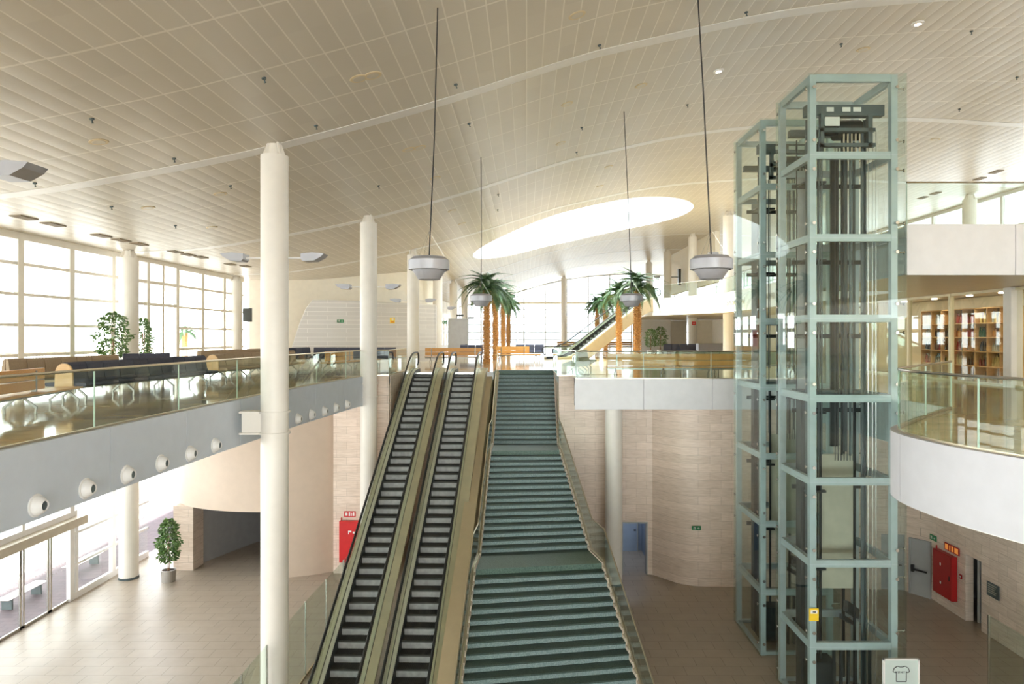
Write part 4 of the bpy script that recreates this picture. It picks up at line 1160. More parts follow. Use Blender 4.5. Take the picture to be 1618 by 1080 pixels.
bench((-5.2, 55), (-3.4, 55), 'navy', 'dark seats partly behind the first left palm trunk', end=False, double=False)
bench((3.45, 30.0), (10.2, 30.0), 'wood', 'long oak bench with plank back right behind the right glass balustrade')
bench((7.0, 33.2), (12.6, 33.2), 'sage', 'row of sage green seats behind the long oak bench', end=False, double=False)
bench((2.2, 31.6), (3.1, 37.0), 'sage', 'seat row seen end on beside the stair head', end=False)
bench((11.8, 60.6), (14.6, 60.6), 'navy', 'dark seats beside the potted trees on the right', end=False, double=False)
bench((9, 90), (14, 90), 'wood', 'distant oak bench under the far escalator')
bench((4, 92), (8, 92), 'wood', 'distant oak bench behind the right palm trunks')

# ------------------------------------------------------------------ plants
def frond_mesh(seed, L=2.1):
    rnd = random.Random(seed); mb = MB()
    pts = []; n = 14
    rise = 0.75 + rnd.random() * .35
    for i in range(n + 1):
        s = i / n; pts.append(Vector((L * (s * .92), 0, L * (rise * s - (rise + .55) * s * s * .95))))
    mb.tube(pts, [.022 * (1 - .8 * i / n) for i in range(n + 1)], 5)
    for i in range(2, n * 3):
        s = i / (n * 3); k = min(int(s * n), n - 1); p = pts[k].lerp(pts[k + 1], s * n - k)
        tg = (pts[k + 1] - pts[k]).normalized()
        ll = .48 * math.sin(PI * min(1, s * .85 + .18)) * (0.85 + rnd.random() * .3)
        for sd in (-1, 1):
            d = (tg * .75 + Vector((0, sd * .85, -.28 + .35 * rnd.random() - .2 * s))).normalized()
            w = tg * .034; q = p + d * ll * .55; e = p + d * ll + Vector((0, 0, -.05))
            mb.poly([p - w, q - w * .9, e, q + w * .9, p + w])
    return mb
FM = []
for sd_ in range(5):
    o_ = frond_mesh(sd_ + 11).build('frond', M['palm']); FM.append(o_.data); bpy.data.objects.remove(o_)
def palm(px, d, ybase_z, ycrown, label, size=1.0, seed=0):
    x = XP(px, d); ztop = EYE - (ycrown - HY) * d / F_PX
    t = thing('palm_tree', label, 'palm', (x, d, ybase_z), group='indoor palms on the upper floor')
    H = ztop - ybase_z; rnd = random.Random(seed + 5)
    mb = MB(); prof = []
    k = 0; z = 0
    while z < H:
        r = (.185 + .02 * rnd.random()) * (1 + .25 * max(0, 1 - z / .6))
        prof += [(r * .85, z), (r * 1.15, z + .09), (r * .85, z + .11)]; z += .12
    mb.lathe(prof, n=12)
    for i in range(int(H / .12)):                                   # cut leaf bases
        for j in range(6):
            a = j * PI / 3 + i * .5 + rnd.random() * .3; zz = i * .12 + .05
            c = Vector((.17 * math.cos(a), .17 * math.sin(a), zz)); e = c + Vector((math.cos(a) * .12, math.sin(a) * .12, .10))
            mb.beam(c, e, .06, .03)
    mb.build('trunk', M['bark'], t)
    nf = 34
    for i in range(nf):
        o = bpy.data.objects.new('frond', FM[i % 5]); COL.objects.link(o); o.parent = t
        lift_ = (i / nf)
        o.location = (0, 0, H - .05 + .1 * lift_)
        tilt = math.radians(22 - 92 * lift_ ** 1.1 + rnd.uniform(-8, 8))
        o.rotation_euler = (0, tilt, i * 2.39996 + rnd.uniform(-.15, .15))
        s = size * (1.0 - .15 * lift_) * rnd.uniform(.85, 1.1); o.scale = (s, s, s)
    return t
palm(769, 44, MZ, 459, 'tall palm nearest the camera in the left group, behind the small pendant', 1.0, 1)
palm(783, 52.5, MZ, 465, 'second palm of the left group, just right of the nearest one', 1.0, 2)
palm(795, 61, MZ, 475, 'third palm of the left group', .95, 3)
palm(803.5, 69, MZ, 483, 'rearmost palm of the left group, nearest the middle of the hall', .95, 4)
palm(1007, 44, MZ, 456, 'tall palm nearest the camera in the right group, behind the small pendant', 1.0, 5)
palm(978, 52.5, MZ, 466, 'second palm of the right group, just left of the nearest one', .95, 6)
palm(957, 61, MZ, 478, 'third palm of the right group', .9, 7)
palm(943.5, 69, MZ, 485, 'rearmost palm of the right group, in front of the far escalator', .9, 8)

def ficus(loc, H, rad, label, pot='pot', seed=1, n=900, potr=.29, poth=.5, group='potted trees'):
    rnd = random.Random(seed); t = thing('potted_tree', label, 'plant', loc, group=group)
    mb = MB(); mb.lathe([(potr * .95, 0), (potr, poth), (potr - .02, poth), (potr - .03, poth - .05)], n=28); mb.build('pot', M[pot], t, smooth=True)
    mb = MB(); mb.lathe([(potr - .03, poth - .08), (potr - .03, poth - .04)], n=20); mb.build('soil', M['soil'], t)
    mb = MB()
    for k in range(3):
        a = k * 2.1
        mb.tube([(.04 * math.cos(a + z * 3), .04 * math.sin(a + z * 3), poth - .05 + z * (H * .75 - poth)) for z in [i / 8 for i in range(9)]], .018, 6)
    mb.build('stem', M['stem'], t)
    mb = MB(); zb = poth + (H - poth) * .18
    for i in range(n):
        u = rnd.random(); z = zb + (H - zb) * u
        rr = rad * math.sin(PI * (.12 + .86 * u)) ** .6 * (rnd.random() ** .45) * (1 + .18 * math.sin(u * 17))
        a = rnd.random() * 2 * PI; c = Vector((rr * math.cos(a), rr * math.sin(a), z))
        d = Vector((math.cos(a) + rnd.uniform(-.6, .6), math.sin(a) + rnd.uniform(-.6, .6), rnd.uniform(-1.2, .3))).normalized()
        s = d.cross(Vector((rnd.uniform(-1, 1), rnd.uniform(-1, 1), rnd.uniform(-1, 1)))).normalized() * rnd.uniform(.032, .05)
        l = rnd.uniform(.11, .18)
        mb.poly([c, c + d * l * .5 + s, c + d * l, c + d * l * .5 - s])
    mb.build('foliage', M['leaf'], t)
    return t
ficus((XP(266.5, 29.9), 29.9, 0), 2.65, .42, 'leafy potted tree in steel pot on the lower floor by the stone pier', seed=3, n=1300)
ficus((XP(178, 28.6), 28.6, MZ), 2.75, .62, 'bushy potted tree by the left windows, before the wide column', seed=4, n=1100)
ficus((XP(226.5, 32.4), 32.4, MZ), 2.6, .36, 'slim potted tree behind the wide column by the left windows', seed=5, n=700)
ficus((XP(1028, 62), 62, MZ), 2.4, .5, 'smaller potted tree on the upper floor under the far escalator landing', seed=6, n=600)
ficus((XP(1043.5, 64), 64, MZ), 2.6, .62, 'larger potted tree on the upper floor left of the right columns', seed=7, n=800)
# palm outside the left windows
t = thing('outdoor_palm', 'small palm standing outside behind the upper left glass doors', 'palm', (-30.2, 62.0, 8.5))
mb = MB(); mb.tube([(0, 0, 0), (0, 0, 2.2)], [.3, .24], 10); mb.build('trunk', M['bark'], t)
for i in range(20):
    o = bpy.data.objects.new('frond', FM[i % 5]); COL.objects.link(o); o.parent = t; o.location = (0, 0, 2.2)
    o.rotation_euler = (0, math.radians(25 - 70 * i / 20), i * 2.4); o.scale = (.8, .8, .8)

# ------------------------------------------------------------------ signs, cabinets, doors
def plate_sign(name, label, cat, c, w, h, normal, mat, marks=(), th=.03):
    """flat sign; marks are boxes (x0, x1, z0, z1, material) in its own plane"""
    t = thing(name, label, cat, c, {'-y': 0.0, '-x': -PI / 2, '+x': PI / 2}.get(normal, normal if not isinstance(normal, str) else 0))
    mb = MB(); mb.box(-w / 2, w / 2, -th / 2, th / 2, -h / 2, h / 2); mb.build('plate', M[mat], t)
    for (x0, x1, z0, z1, mm) in marks:
        mb = MB(); mb.box(x0, x1, -th / 2 - .006, -th / 2 - .001, z0, z1); mb.build('pictogram', M[mm], t)
    return t
EXITM = lambda w, h: ((-.32 * w, -.12 * w, -.3 * h, .3 * h, 'sign_white'), (-.27 * w, -.17 * w, -.3 * h, .18 * h, 'green_sign'), (.05 * w, .35 * w, -.06 * h, .06 * h, 'sign_white'), (.22 * w, .28 * w, -.2 * h, .2 * h, 'sign_white'))
p = W(1101, 834.5, 29.12); plate_sign('exit_sign', 'green emergency exit sign on the curved stone wall beside the doorway', 'sign', (p.x, 29.19, p.z), .38, .17, '-y', 'green_sign', EXITM(.38, .17))
plate_sign('exit_sign', 'green emergency exit sign above the grey door behind the lifts', 'sign', (16.05, 27.7, 2.48), .42, .2, '-x', 'green_sign', EXITM(.42, .2))
p = W(538, 507, 45.6); plate_sign('exit_sign', 'small green exit sign on the left part of the grey clad wall', 'sign', (p.x, 45.6, p.z), .42, .2, .4, 'green_sign', EXITM(.42, .2))
p = W(620, 506, 47.0); plate_sign('notice_sign', 'yellow notice on the grey clad wall between two columns', 'sign', (p.x, 47.0, p.z), .32, .38, .4, 'yellow', ((-.06, .08, .02, .14, 'sign_white'), (-.1, .1, -.12, -.08, 'red')))
p = W(703, 509, 56); es = plate_sign('exit_sign', 'small green exit sign hanging near the grey doorway beyond the columns', 'sign', (p.x, 56, p.z), .4, .25, '-y', 'green_sign', EXITM(.4, .25))
mb = MB(); mb.tube([(-.15, 0, .1), (-.15, 0, zc(p.x) - p.z)], .008, 6); mb.tube([(.15, 0, .1), (.15, 0, zc(p.x) - p.z)], .008, 6); mb.build('hanging_rods', M['steel'], es)
p = W(553.5, 811, 30.9); plate_sign('fire_sign', 'red fire equipment sign above the red cabinet beside the left escalator', 'sign', (p.x, 30.83, p.z), .5, .24, '-y', 'red', ((-.2, -.1, -.07, .07, 'sign_white'), (-.05, .02, -.08, .08, 'sign_white'), (.07, .1, -.08, .06, 'sign_white'), (.14, .2, -.08, .08, 'sign_white')))
plate_sign('fire_sign', 'orange lit fire sign above the dark red cabinet on the right wall', 'sign', (16.03, 26.45, 2.42), .9, .28, '-x', 'darkred', ((-.4, -.22, -.1, .1, 'amber_glow'), (-.14, -.08, -.1, .1, 'amber_glow'), (0, .1, -.1, .1, 'amber_glow'), (.18, .4, -.1, .1, 'amber_glow')))
def cabinet(c, w, h, rz, mat, label, marks, dep=.22):
    t = thing('fire_cabinet', label, 'fire cabinet', c, rz)
    mb = MB(); mb.box(-w / 2, w / 2, 0, dep, 0, h); mb.build('cabinet_body', M[mat], t, bevel=.01)
    mb = MB(); mb.box(-w / 2 + .03, w / 2 - .03, -.02, -.001, .03, h - .03); d = mb.build('door', M[mat], t, bevel=.006)
    mb = MB(); mb.box(w / 2 - .12, w / 2 - .08, -.045, -.021, h * .45, h * .55); mb.build('handle', M['black'], d)
    for (x0, x1, z0, z1) in marks:
        mb = MB(); mb.box(x0, x1, -.027, -.021, z0, z1); mb.build('pictogram', M['sign_white'], d)
    mb = MB(); mb.tube([(-w / 2 + .08, .1, h), (-w / 2 + .08, .1, h + .14)], .03, 8); mb.build('pipe', M['darkred'], t)
    return t
p0 = W(537, 887, 30.75); p1 = W(537, 822, 30.75)
cabinet((p0.x + .5, 30.62, p0.z), 1.0, p1.z - p0.z, 0, 'red', 'bright red fire hose cabinet on the stone wall beside the left escalator', ((-.1, -.06, 1.25, 1.4), (-.06, .04, 1.33, 1.4), (.1, .18, 1.28, 1.36)))
cabinet((15.86, 26.8, .52), 1.2, 1.65, -PI / 2, 'darkred', 'dark red fire hose cabinet on the right stone wall behind the lifts', ((-.1, -.04, 1.15, 1.25), (-.1, -.02, .45, .55)))
plate_sign('call_point', 'small red alarm call point on the stone wall beside the right doorway', 'alarm', (16.05, 25.95, 1.55), .13, .15, '-x', 'darkred', ((-.03, .03, -.03, .03, 'sign_white'),))
plate_sign('wall_plaque', 'small dark etched plaque on the right stone wall', 'plaque', (16.05, 24.15, 1.68), .62, .48, '-x', 'machine', tuple((-.24, .2 - .04 * (k % 3), .16 - k * .07, .18 - k * .07, 'cwt') for k in range(5)))
# doors on the lower floor
def door(name, c, w, h, rz, mat, bar=False):
    mb = MB(); mb.box(-w / 2, w / 2, -.03, .03, 0, h)
    o = struct(mb.build(name, M[mat], loc=c)); o.rotation_euler = (0, 0, rz)
    mb = MB(); mb.box(-w / 2 - .06, -w / 2, -.06, .06, 0, h + .06); mb.box(w / 2, w / 2 + .06, -.06, .06, 0, h + .06); mb.box(-w / 2, w / 2, -.06, .06, h, h + .06); mb.build('frame', M['doorgrey'], o)
    mb = MB()
    if bar: mb.box(-w / 2 + .08, w / 2 - .05, -.14, -.10, 1.0, 1.06); mb.box(-w / 2 + .06, -w / 2 + .16, -.14, -.03, .93, 1.2)
    else: mb.box(w / 2 - .15, w / 2 - .05, -.09, -.03, 1.0, 1.05)
    mb.build('handle', M['black'], o)
    return o
door('door_1', (15.05, 28.95, 0), .85, 2.25, -.16, 'doorgrey')
door('door_2', (15.82, 28.22, 0), .72, 2.2, -.95, 'doorgrey', True)
door('door_3', (16.95, 25.62, 0), .85, 2.35, 0.1, 'doorblue')
door('door_4', (4.05 + .75, 34.1, 0), 1.1, 2.25, 0, 'doorblue')
door('door_5', (XP(720, 58), 60, MZ), 1.6, 3.2, 0, 'greywall')
mb = MB(); mb.box(D0 - .06, D0, 30.7, 31.1, 0, DH); mb.box(D1, D1 + .06, 30.7, 31.1, 0, DH); mb.box(D0, D1, 30.7, 31.1, DH - .06, DH); struct(mb.build('door_6', M['doorgrey']))
t = thing('added_passage_lamp', 'added unseen lamp brightening the passage behind the blue doorway', 'lamp', (4.7, 32.6, 3.2))
mb = MB(); mb.box(-.3, .3, -.3, .3, 0, .05); mb.build('lamp_body', M['white'], t); mb = MB(); mb.tube([(0, 0, .05), (0, 0, FB - 3.2)], .015, 6); mb.build('rod', M['white'], t)
ld = bpy.data.lights.new('added_passage_light', 'AREA'); ld.size = .5; ld.energy = 9; ld.color = (.75, .85, 1)  # added light, brightens the blue door in the passage
lo = bpy.data.objects.new('added_passage_light', ld); COL.objects.link(lo); lo.location = (0, 0, -.02); lo.parent = t
# t-shirt poster stand
t = thing('poster_stand', 'framed poster with a t-shirt drawing in front of the near glass lift', 'poster', (XP(1424.5, 18.2), 18.2, 0))
mb = MB(); mb.box(-.45, .45, .02, .06, .75, 2.05); mb.build('board', M['poster'], t)
mb = MB()
for q in ((-.47, -.43, .75, 2.07), (.43, .47, .75, 2.07), (-.47, .47, 2.03, 2.07), (-.47, .47, .73, .77)): mb.box(q[0], q[1], 0, .07, q[2], q[3])
mb.build('frame', M['sign_white'], t)
ts = [(-.10, 1.88), (-.04, 1.86), (.04, 1.86), (.10, 1.88), (.18, 1.83), (.215, 1.74), (.16, 1.71), (.13, 1.74), (.13, 1.48), (-.13, 1.48), (-.13, 1.74), (-.16, 1.71), (-.215, 1.74), (-.18, 1.83)]
mb = MB()
for i in range(len(ts)):
    a, b = ts[i], ts[(i + 1) % len(ts)]; mb.beam((a[0], .012, a[1]), (b[0], .012, b[1]), .01, .014)
mb.build('shirt_drawing', M['black'], t)
cu = bpy.data.curves.new('lettering', 'FONT'); cu.body = 'START'; cu.size = .065; cu.align_x = 'CENTER'; cu.extrude = .002
cu_o = bpy.data.objects.new('lettering_curve', cu)
lm = bpy.data.meshes.new_from_object(cu_o); bpy.data.objects.remove(cu_o)
o = bpy.data.objects.new('lettering', lm); COL.objects.link(o); lm.materials.clear(); lm.materials.append(M['black']); o.location = (0, .01, 1.70); o.rotation_euler = (PI / 2, 0, 0); o.parent = t
mb = MB(); mb.tube([(0, .04, .02), (0, .04, .78)], .03, 10); mb.box(-.3, .3, -.18, .26, 0, .025); mb.build('foot', M['steel'], t)

# ------------------------------------------------------------------ lower left: entrance doors, outside bench, desk
t = thing('entrance_door', 'glass sliding entrance doors with a beige header at the lower left', 'door', (-18, 22.1, 0))
for k, y in enumerate((0.05, 1.5, 2.95, 4.4)):
    mb = MB(); mb.box(-.03, .03, y, y + .08, 0, 2.95); mb.box(-.03, .03, y + 1.3, y + 1.38, 0, 2.95); mb.box(-.03, .03, y, y + 1.38, 0, .1); mb.box(-.03, .03, y, y + 1.38, 2.87, 2.95)
    lf = mb.build('door_leaf', M['steel'], t)
    mb = MB(); mb.box(-.008, .008, y + .08, y + 1.3, .1, 2.87); mb.build('pane', M['glass'], lf)
    mb = MB()
    for q in range(7): mb.box(.009, .011, y + .15 + q * .17, y + .18 + q * .17, 1.35, 1.38); mb.box(.009, .011, y + .15 + q * .17, y + .18 + q * .17, 1.6, 1.63)
    mb.build('safety_dots', M['sign_white'], lf)
mb = MB(); mb.box(-.1, .45, -1.5, 6.0, 2.98, 3.3); mb.build('header', M['soffit'], t, bevel=.01)
mb = MB(); mb.box(-.06, .06, 5.82, 6.0, 0, 2.98); mb.build('jamb', M['white'], t)
window((-18, 16.5), (-18, 22.1), 3.3, FB, [.5], [4.4, 5.9], mat='white', fw=.2); window((-18, 22.1), (-18, 28), 3.3, FB, [.5], [4.4, 5.9], mat='white', fw=.2)
for k, (y, lab) in enumerate(((26.6, 'slatted metal bench outside the entrance doors'), (30.4, 'slatted metal bench outside the lower windows'))):
    t = thing('outdoor_bench', lab, 'bench', (-19.9, y, -.04))
    mb = MB()
    for q in range(6): mb.box(-.25 + q * .09, -.19 + q * .09, 0, 2.2, .42, .45)
    mb.build('seat_slats', M['steel'], t)
    for q in (.3, 1.9): mb = MB(); mb.box(-.2, .2, q - .04, q + .04, 0, .42); mb.build('leg', M['machine'], t)
t = thing('desk', 'small dark desk standing inside the curved corridor', 'table', (-12.1, 37.9, 0), .4)
mb = MB(); mb.box(-.1, 1.3, -.3, .3, .72, .76); mb.build('table_top', M['greywall'], t)
for q in (0, 1.2): mb = MB(); mb.beam((q, -.25, 0), (q + .05, 0, .72), .04, .04); mb.beam((q, .25, 0), (q + .05, 0, .72), .04, .04); mb.build('leg', M['machine'], t)
t = thing('door_mat', 'dark mat lying on the corridor floor under the curved wall', 'mat', (-11.6, 35.2, 0))
mb = MB(); mb.box(-.9, .9, -.9, .9, 0, .015); mb.build('mat_surface', M['machine'], t)

# hanging screen, poster by left windows
t = thing('hanging_screen', 'dark hanging information screen by the left window column', 'screen', (XP(391, 44), 44, MZ))
mb = MB(); mb.box(-.28, .28, -.03, .05, 2.65, 3.5); mb.build('display', M['screen'], t); mb = MB(); mb.tube([(0, .05, 0), (0, .05, 3.5)], .03, 8); mb.build('pole', M['steel'], t)
t = thing('wall_poster', 'colourful framed poster beside the hanging dark screen', 'poster', (XP(401, 46.4), 46.6, MZ + 1.9))
mb = MB(); mb.box(-.45, .45, 0, .04, -.1, 1.0); mb.build('print', M['paper'], t); mb = MB(); mb.box(-.3, .25, -.01, -.001, .1, .75); mb.build('picture', M['wood'], t)
mb = MB(); mb.box(-.04, .04, 0, .05, -1.9, -.1); mb.build('stand', M['steel'], t)
# red panel and screens between columns far left
t = thing('red_banner', 'narrow red upright banner between the far left columns', 'banner', (XP(733.5, 64), 64, MZ))
mb = MB(); mb.box(-.25, .25, -.03, .03, .1, 2.3); mb.build('panel', M['red'], t); mb = MB(); mb.box(-.3, .3, -.15, .15, 0, .08); mb.build('foot', M['steel'], t)
for px, d in ((727, 62), (744.5, 70)):
    t = thing('wall_screen', 'small dark screen on a bracket beyond the %s far left column' % ('nearer' if px < 730 else 'farther'), 'screen', (XP(px, d) , d, 12.2))
    mb = MB(); mb.box(-.3, .3, -.04, .04, -.05, .12); mb.box(-.32, -.26, -.04, .04, -2.2, .12); mb.build('panel', M['screen'], t)
# bracket clock/camera by the right columns
t = thing('speaker_bracket', 'dark loudspeaker bracket on the right column row above the balcony', 'speaker', (16.45, 77.2, 16.9))
mb = MB(); mb.box(-.54, .45, -.05, .05, -.05, .05); mb.build('arm', M['machine'], t); mb = MB(); mb.box(.2, .5, -.2, .2, -.9, .9); mb.build('speaker_body', M['screen'], t)

# ------------------------------------------------------------------ right back: walls under the balcony, counter, upper wall
def back_right():
    wall('wall_rear_right', [(11.2, 74), (15.2, 74)], MZ, UB, -.3, M['white'])
    wall('wall_rear_right', [(17.6, 74), (34, 74)], MZ, UB, -.3, M['cream'])
    wall('wall_rear_right', [(15.2, 78), (17.8, 78)], MZ, UB, -.3, M['cream'])
    wall('wall_rear_right', [(19.9, 49), (19.9, 74)], MZ, UB, -.3, M['cream'])
    mb = MB()
    for i in range(8):
        a, b = 64 + i * 3, 67 + i * 3
        mb.box(17.2, 17.6, a, b, 15.3, zc(17.3))
    struct(mb.build('wall_gallery', M['cream']))
    t = thing('check_counter', 'long pale counter behind the right columns under the balcony', 'counter', (15.2, 62, MZ))
    mb = MB(); mb.box(0, 4.0, 0, 1.0, 0, 1.05); mb.build('body', M['lamp'], t); mb = MB(); mb.box(-.05, 4.05, -.1, 1.05, 1.05, 1.1); mb.build('worktop', M['doorgrey'], t)
    mb = MB(); mb.box(3.2, 3.5, .3, .4, 1.1, 2.4); mb.build('monitor', M['screen'], t)
    t = thing('fire_extinguisher', 'red fire extinguisher at the foot of the first right column', 'fire extinguisher', (XP(1099.5, 64.7), 64.7, MZ))
    mb = MB(); mb.lathe([(.12, 0), (.12, .5), (.05, .6), (.04, .68)], n=14); mb.build('cylinder', M['red'], t, smooth=True); mb = MB(); mb.box(-.06, .1, -.02, .02, .66, .72); mb.build('valve', M['black'], t)
    plate_sign('fire_sign', 'small red sign on the second right column', 'sign', (15.5, 65.05, 11.6), .34, .3, '-y', 'red', ((-.1, .1, -.03, .03, 'sign_white'),))
back_right()

# ------------------------------------------------------------------ shop behind glass
def shop():
    X = 16.7
    for i, (a, b) in enumerate(((20.2, 24.1), (24.1, 27.6), (27.6, 30.6), (30.6, 35.5))):
        WN[0] += 1
        mb = MB(); mb.box(X - .08, X + .08, a - .06, a + .06, MZ, UB); mb.box(X - .06, X + .06, a, b, UB - .1, UB); mb.box(X - .06, X + .06, a, b, MZ, MZ + .08)
        o = struct(mb.build('window_%d' % WN[0], M['deck'])); mb = MB(); mb.box(X - .008, X + .008, a, b, MZ + .08, UB - .1); mb.build('pane', M['shop_glass'], o)
    wall('wall_shop', [(19.6, 36.5), (19.6, 24)], MZ, UB, .2, M['birch']) if False else None
    mb = MB(); mb.box(19.45, 19.6, 22, 36.5, MZ, UB); struct(mb.build('wall_shop', M['cream']))
    mb = MB(); mb.box(16.7, 19.6, 35.6, 35.8, MZ, UB); struct(mb.build('wall_shop', M['cream']))
    mb = MB(); mb.box(16.4, 16.75, 14.0, 20.1, MZ, UB); struct(mb.build('wall_shutter', M['shutter']))
    mb = MB(); mb.box(16.1, 16.6, 23.75, 24.05, MZ, UB) if False else mb.box(16.5, 16.9, 23.9, 24.3, MZ, UB); struct(mb.build('trim_17', M['white']))
    # shelf
    n, rows = 8, 4
    y0, y1 = 27.3, 33.7; zs = [9.16, 9.78, 10.37, 10.97, 11.6]
    t = thing('bottle_shelf', 'long birch shelf unit full of bottles behind the shop glass', 'shelf', (19.0, y0, MZ))
    for z in zs:
        mb = MB(); mb.box(-.05, .4, 0, y1 - y0, z - MZ - .02, z - MZ + .02); mb.build('shelf_board', M['birch'], t)
    for k in range(n + 1):
        yy = (y1 - y0) * k / n; mb = MB(); mb.box(-.05, .4, yy - .018, yy + .018, 0, zs[-1] - MZ); mb.build('upright', M['birch'], t)
    mb = MB(); mb.box(.38, .42, 0, y1 - y0, 0, zs[-1] - MZ); mb.build('back_panel', M['shelf_back'], t)
    cols = [('clear', (.55, .62, .62)), ('green', (.03, .10, .05)), ('brown', (.16, .06, .02)), ('amber', (.5, .25, .05)), ('red', (.35, .05, .04)), ('pale yellow', (.7, .6, .25)), ('dark', (.03, .03, .04))]
    protos = []
    for ci, (cn, cc) in enumerate(cols):
        m = basic('bottle_' + cn.replace(' ', '_'), cc, .15, var=.05)
        me = []
        mb = MB(); mb.lathe([(.045, 0), (.045, .20), (.035, .24), (.016, .29), (.015, .36), (.018, .365)], n=12)
        o = mb.build('bottle', m, smooth=True); me = o.data; bpy.data.objects.remove(o); protos.append((cn, me))
    rnd = random.Random(3); rown = ['lowest', 'second lowest', 'third lowest', 'top']
    for r in range(rows):
        for c in range(n):
            cnt = rnd.choice((4, 5, 5, 6)) if r < 3 else rnd.choice((0, 3, 4, 5))
            ci = rnd.randrange(len(protos))
            for b in range(cnt):
                if rnd.random() < .25: ci = rnd.randrange(len(protos))
                cn, me = protos[ci]
                o = bpy.data.objects.new('bottle', me); COL.objects.link(o)
                yy = y1 - (y1 - y0) * (c + (b + .7) / (cnt + .6)) / n
                o.location = (19.12 + .06 * rnd.random(), yy, zs[r] + .02); s = rnd.uniform(1.0, 1.3); o.scale = (s, s, s)
                tag(o, '%s bottle, %s shelf row, %s cell from left, %s in its cell' % (cn, rown[r], ORD[c], ORD[b]), 'bottle', 'bottles on the shop shelf')
    for i, yy in enumerate((22.5, 25, 27, 29, 31.5, 34)):
        t = thing('shop_downlight', 'recessed shop ceiling light, %s from the shutter' % ORD[i], 'lamp', (18.3, yy, UB), group='recessed shop ceiling lights')
        mb = MB(); mb.lathe([(.12, -.02), (.12, .0)], n=16); mb.build('lens', M['downlight'], t)
        ld = bpy.data.lights.new('shop_light', 'SPOT'); ld.energy = 22; ld.spot_size = 2.3; ld.color = (1, .82, .6); ld.shadow_soft_size = .1
        lo = bpy.data.objects.new('shop_light', ld); COL.objects.link(lo); lo.location = (0, 0, -.06); lo.parent = t
shop()

# ------------------------------------------------------------------ ceiling fittings
def solve_ceiling(px, py):
    """distance at which the ray through the pixel meets the ceiling"""
    lo, hi = 2.0, 107.0; f = lambda d: EYE - (py - HY) * d / F_PX - zc(XP(px, d))
    for _ in range(50):
        mid = (lo + hi) / 2
        if f(mid) < 0: lo = mid
        else: hi = mid
    return XP(px, lo), lo
def slope_rot(x):
    a = math.atan((zc(x + .3) - zc(x - .3)) / .6); return (0, -a, 0)
FIT = [(567, 124, 'speaker'), (589, 119, 'speaker'), (912, 24, 'speaker'), (896, 164, 'speaker'), (1013, 135, 'speaker'), (156, 224, 'speaker'), (646, 236, 'speaker'), (663, 233, 'speaker'),
       (688, 281, 'speaker'), (714, 333, 'speaker'), (962, 263, 'speaker'), (948, 294, 'speaker'), (1364, 78, 'speaker'), (1478, 220, 'speaker'), (348, 306, 'speaker'), (234, 328, 'speaker'), (335, 359, 'speaker'),
       (1450, 36, 'spot'), (1135, 111, 'spot'), (730, 353, 'speaker'), (886, 226, 'speaker'),
       (417, 123, 'sprinkler'), (145, 187, 'sprinkler'), (275, 250, 'sprinkler'), (55, 289, 'sprinkler'), (176, 326, 'sprinkler'), (364, 293, 'sprinkler'), (499, 198, 'sprinkler'), (720, 133, 'sprinkler'), (741, 195, 'sprinkler'), (947, 71, 'sprinkler'), (919, 201, 'sprinkler'), (911, 240, 'sprinkler'), (787, 307, 'sprinkler'), (786, 331, 'sprinkler'), (1329, 69, 'sprinkler'), (1179, 19, 'sprinkler'), (1086, 165, 'sprinkler'), (1535, 49, 'sprinkler'), (1607, 122, 'sprinkler'), (1516, 172, 'sprinkler'), (277, 356, 'sprinkler'), (598, 293, 'sprinkler')]
vents = [(38, 343), (84, 354), (160, 372), (192, 379), (220, 385), (277, 397), (298, 402), (318, 406), (364, 417), (388, 420), (1548, 282), (1574, 271), (1478, 305), (1458, 312)]
cnt_s = {}
protoF = {}
def where(px, py):
    h = 'left' if px < 450 else ('middle' if px < 1000 else 'right')
    return h
nth = {}
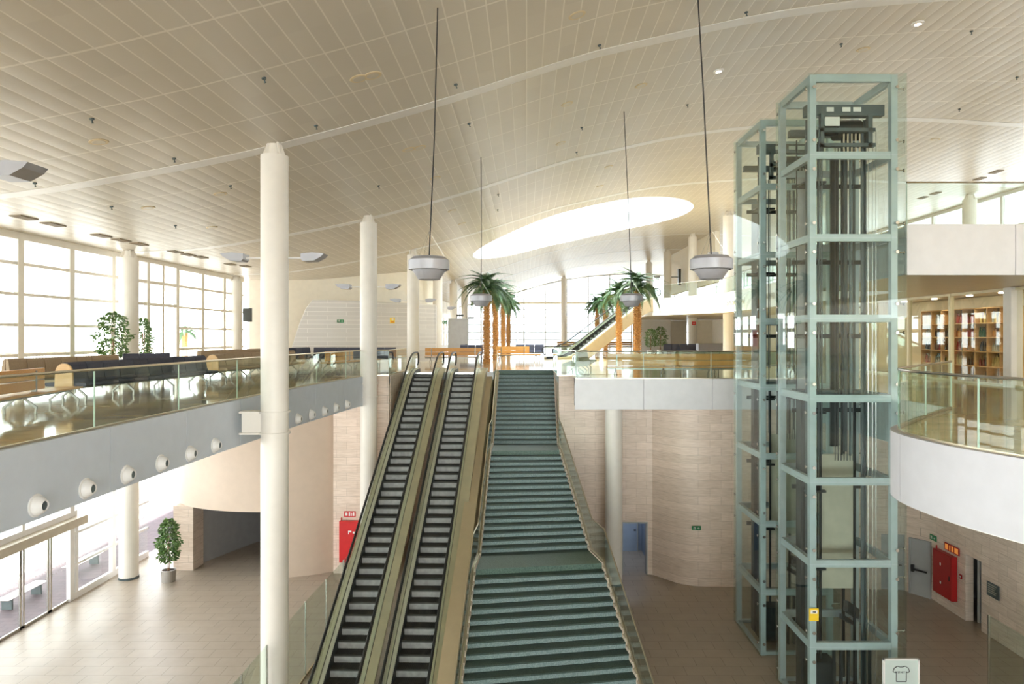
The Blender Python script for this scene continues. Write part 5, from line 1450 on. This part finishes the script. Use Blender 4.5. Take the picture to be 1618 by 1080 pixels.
for px, py, kind in sorted(FIT):
    x, d = solve_ceiling(px, py)
    h = where(px, py); nth[(kind, h)] = nth.get((kind, h), 0) + 1; i = nth[(kind, h)] - 1
    if kind == 'speaker':
        nm, lab, cat, g = 'ceiling_speaker', 'round cream speaker disc in the %s ceiling, %s of those from the left' % (h, ORD[i]), 'speaker', 'round ceiling speakers'
    elif kind == 'spot':
        nm, lab, cat, g = 'ceiling_spotlight', ('glowing round ceiling spotlight at the upper right' if px > 1300 else 'dimmer round ceiling spotlight left of the lifts'), 'lamp', None
    else:
        nm, lab, cat, g = 'sprinkler', 'small ceiling sprinkler in the %s ceiling, %s of those from the left' % (h, ORD[i]), 'sprinkler', 'ceiling sprinklers'
    if kind not in protoF:
        t = thing(nm, lab, cat, group=g)
        if kind == 'speaker':
            mb = MB(); mb.lathe([(.17, -.014), (.205, -.012), (.215, .0), (.215, .05)], n=24); mb.build('rim', M['speaker_rim'], t, smooth=False)
            mb = MB(); mb.lathe([(.14, -.018), (.15, -.012), (.15, -.005)], n=20); mb.build('grille', M['soffit'], t, smooth=False)
        elif kind == 'spot':
            mb = MB(); mb.lathe([(.10, -.055), (.17, -.045), (.18, -.01), (.18, .05)], n=20); mb.build('rim', M['white'], t, smooth=True)
            mb = MB(); mb.lathe([(.09, -.06), (.10, -.04)], n=16); mb.build('lens', M['downlight'], t)
        else:
            mb = MB(); mb.lathe([(.05, -.03), (.05, .02)], n=10); mb.tube([(0, 0, -.03), (0, 0, -.10)], .014, 6); mb.lathe([(.03, -.105), (.03, -.10)], n=10); mb.build('head', M['machine'], t)
        protoF[kind] = t
    else:
        t = copy_tree(protoF[kind]); t['label'] = lab
        if g: t['group'] = g
    t.location = (x, d, zc(x)); t.rotation_euler = slope_rot(x)
pv = None
for i, (px, py) in enumerate(vents):
    x, d = solve_ceiling(px, py)
    lab = 'slim rectangular ceiling vent above the left windows, %s from the left' % ORD[i] if px < 900 else 'slim rectangular ceiling vent above the upper right balcony, %s from the lifts' % ORD[13 - i]
    if pv is None:
        t = thing('ceiling_vent', lab, 'vent', group='slim ceiling vents'); mb = MB(); mb.box(-.15, .15, -.45, .45, -.03, .02); mb.build('frame', M['vent'], t)
        mb = MB(); [mb.box(-.13 + k * .05, -.10 + k * .05, -.42, .42, -.038, -.03) for k in range(6)]; mb.build('slats', M['vent'], t); pv = t
    else:
        t = copy_tree(pv); t['label'] = lab
    t.location = (x, d, zc(x)); t.rotation_euler = slope_rot(x)
    t.scale = (1.2, .9, 1)
# the glowing spot's own light
x, d = solve_ceiling(1450, 36)
ld = bpy.data.lights.new('spot_light', 'SPOT'); ld.energy = 120; ld.spot_size = 1.6; ld.color = (1, .85, .7)
lo = bpy.data.objects.new('spot_light', ld); COL.objects.link(lo); lo.location = (x, d, zc(x) - .1)
# navy seats on the upper right balcony
t0 = bench((20.2, 22.4), (26.0, 22.4), 'navy', 'navy seats on the upper right balcony behind the glass', end=False, double=False)
t0.location.z = UZ + .0
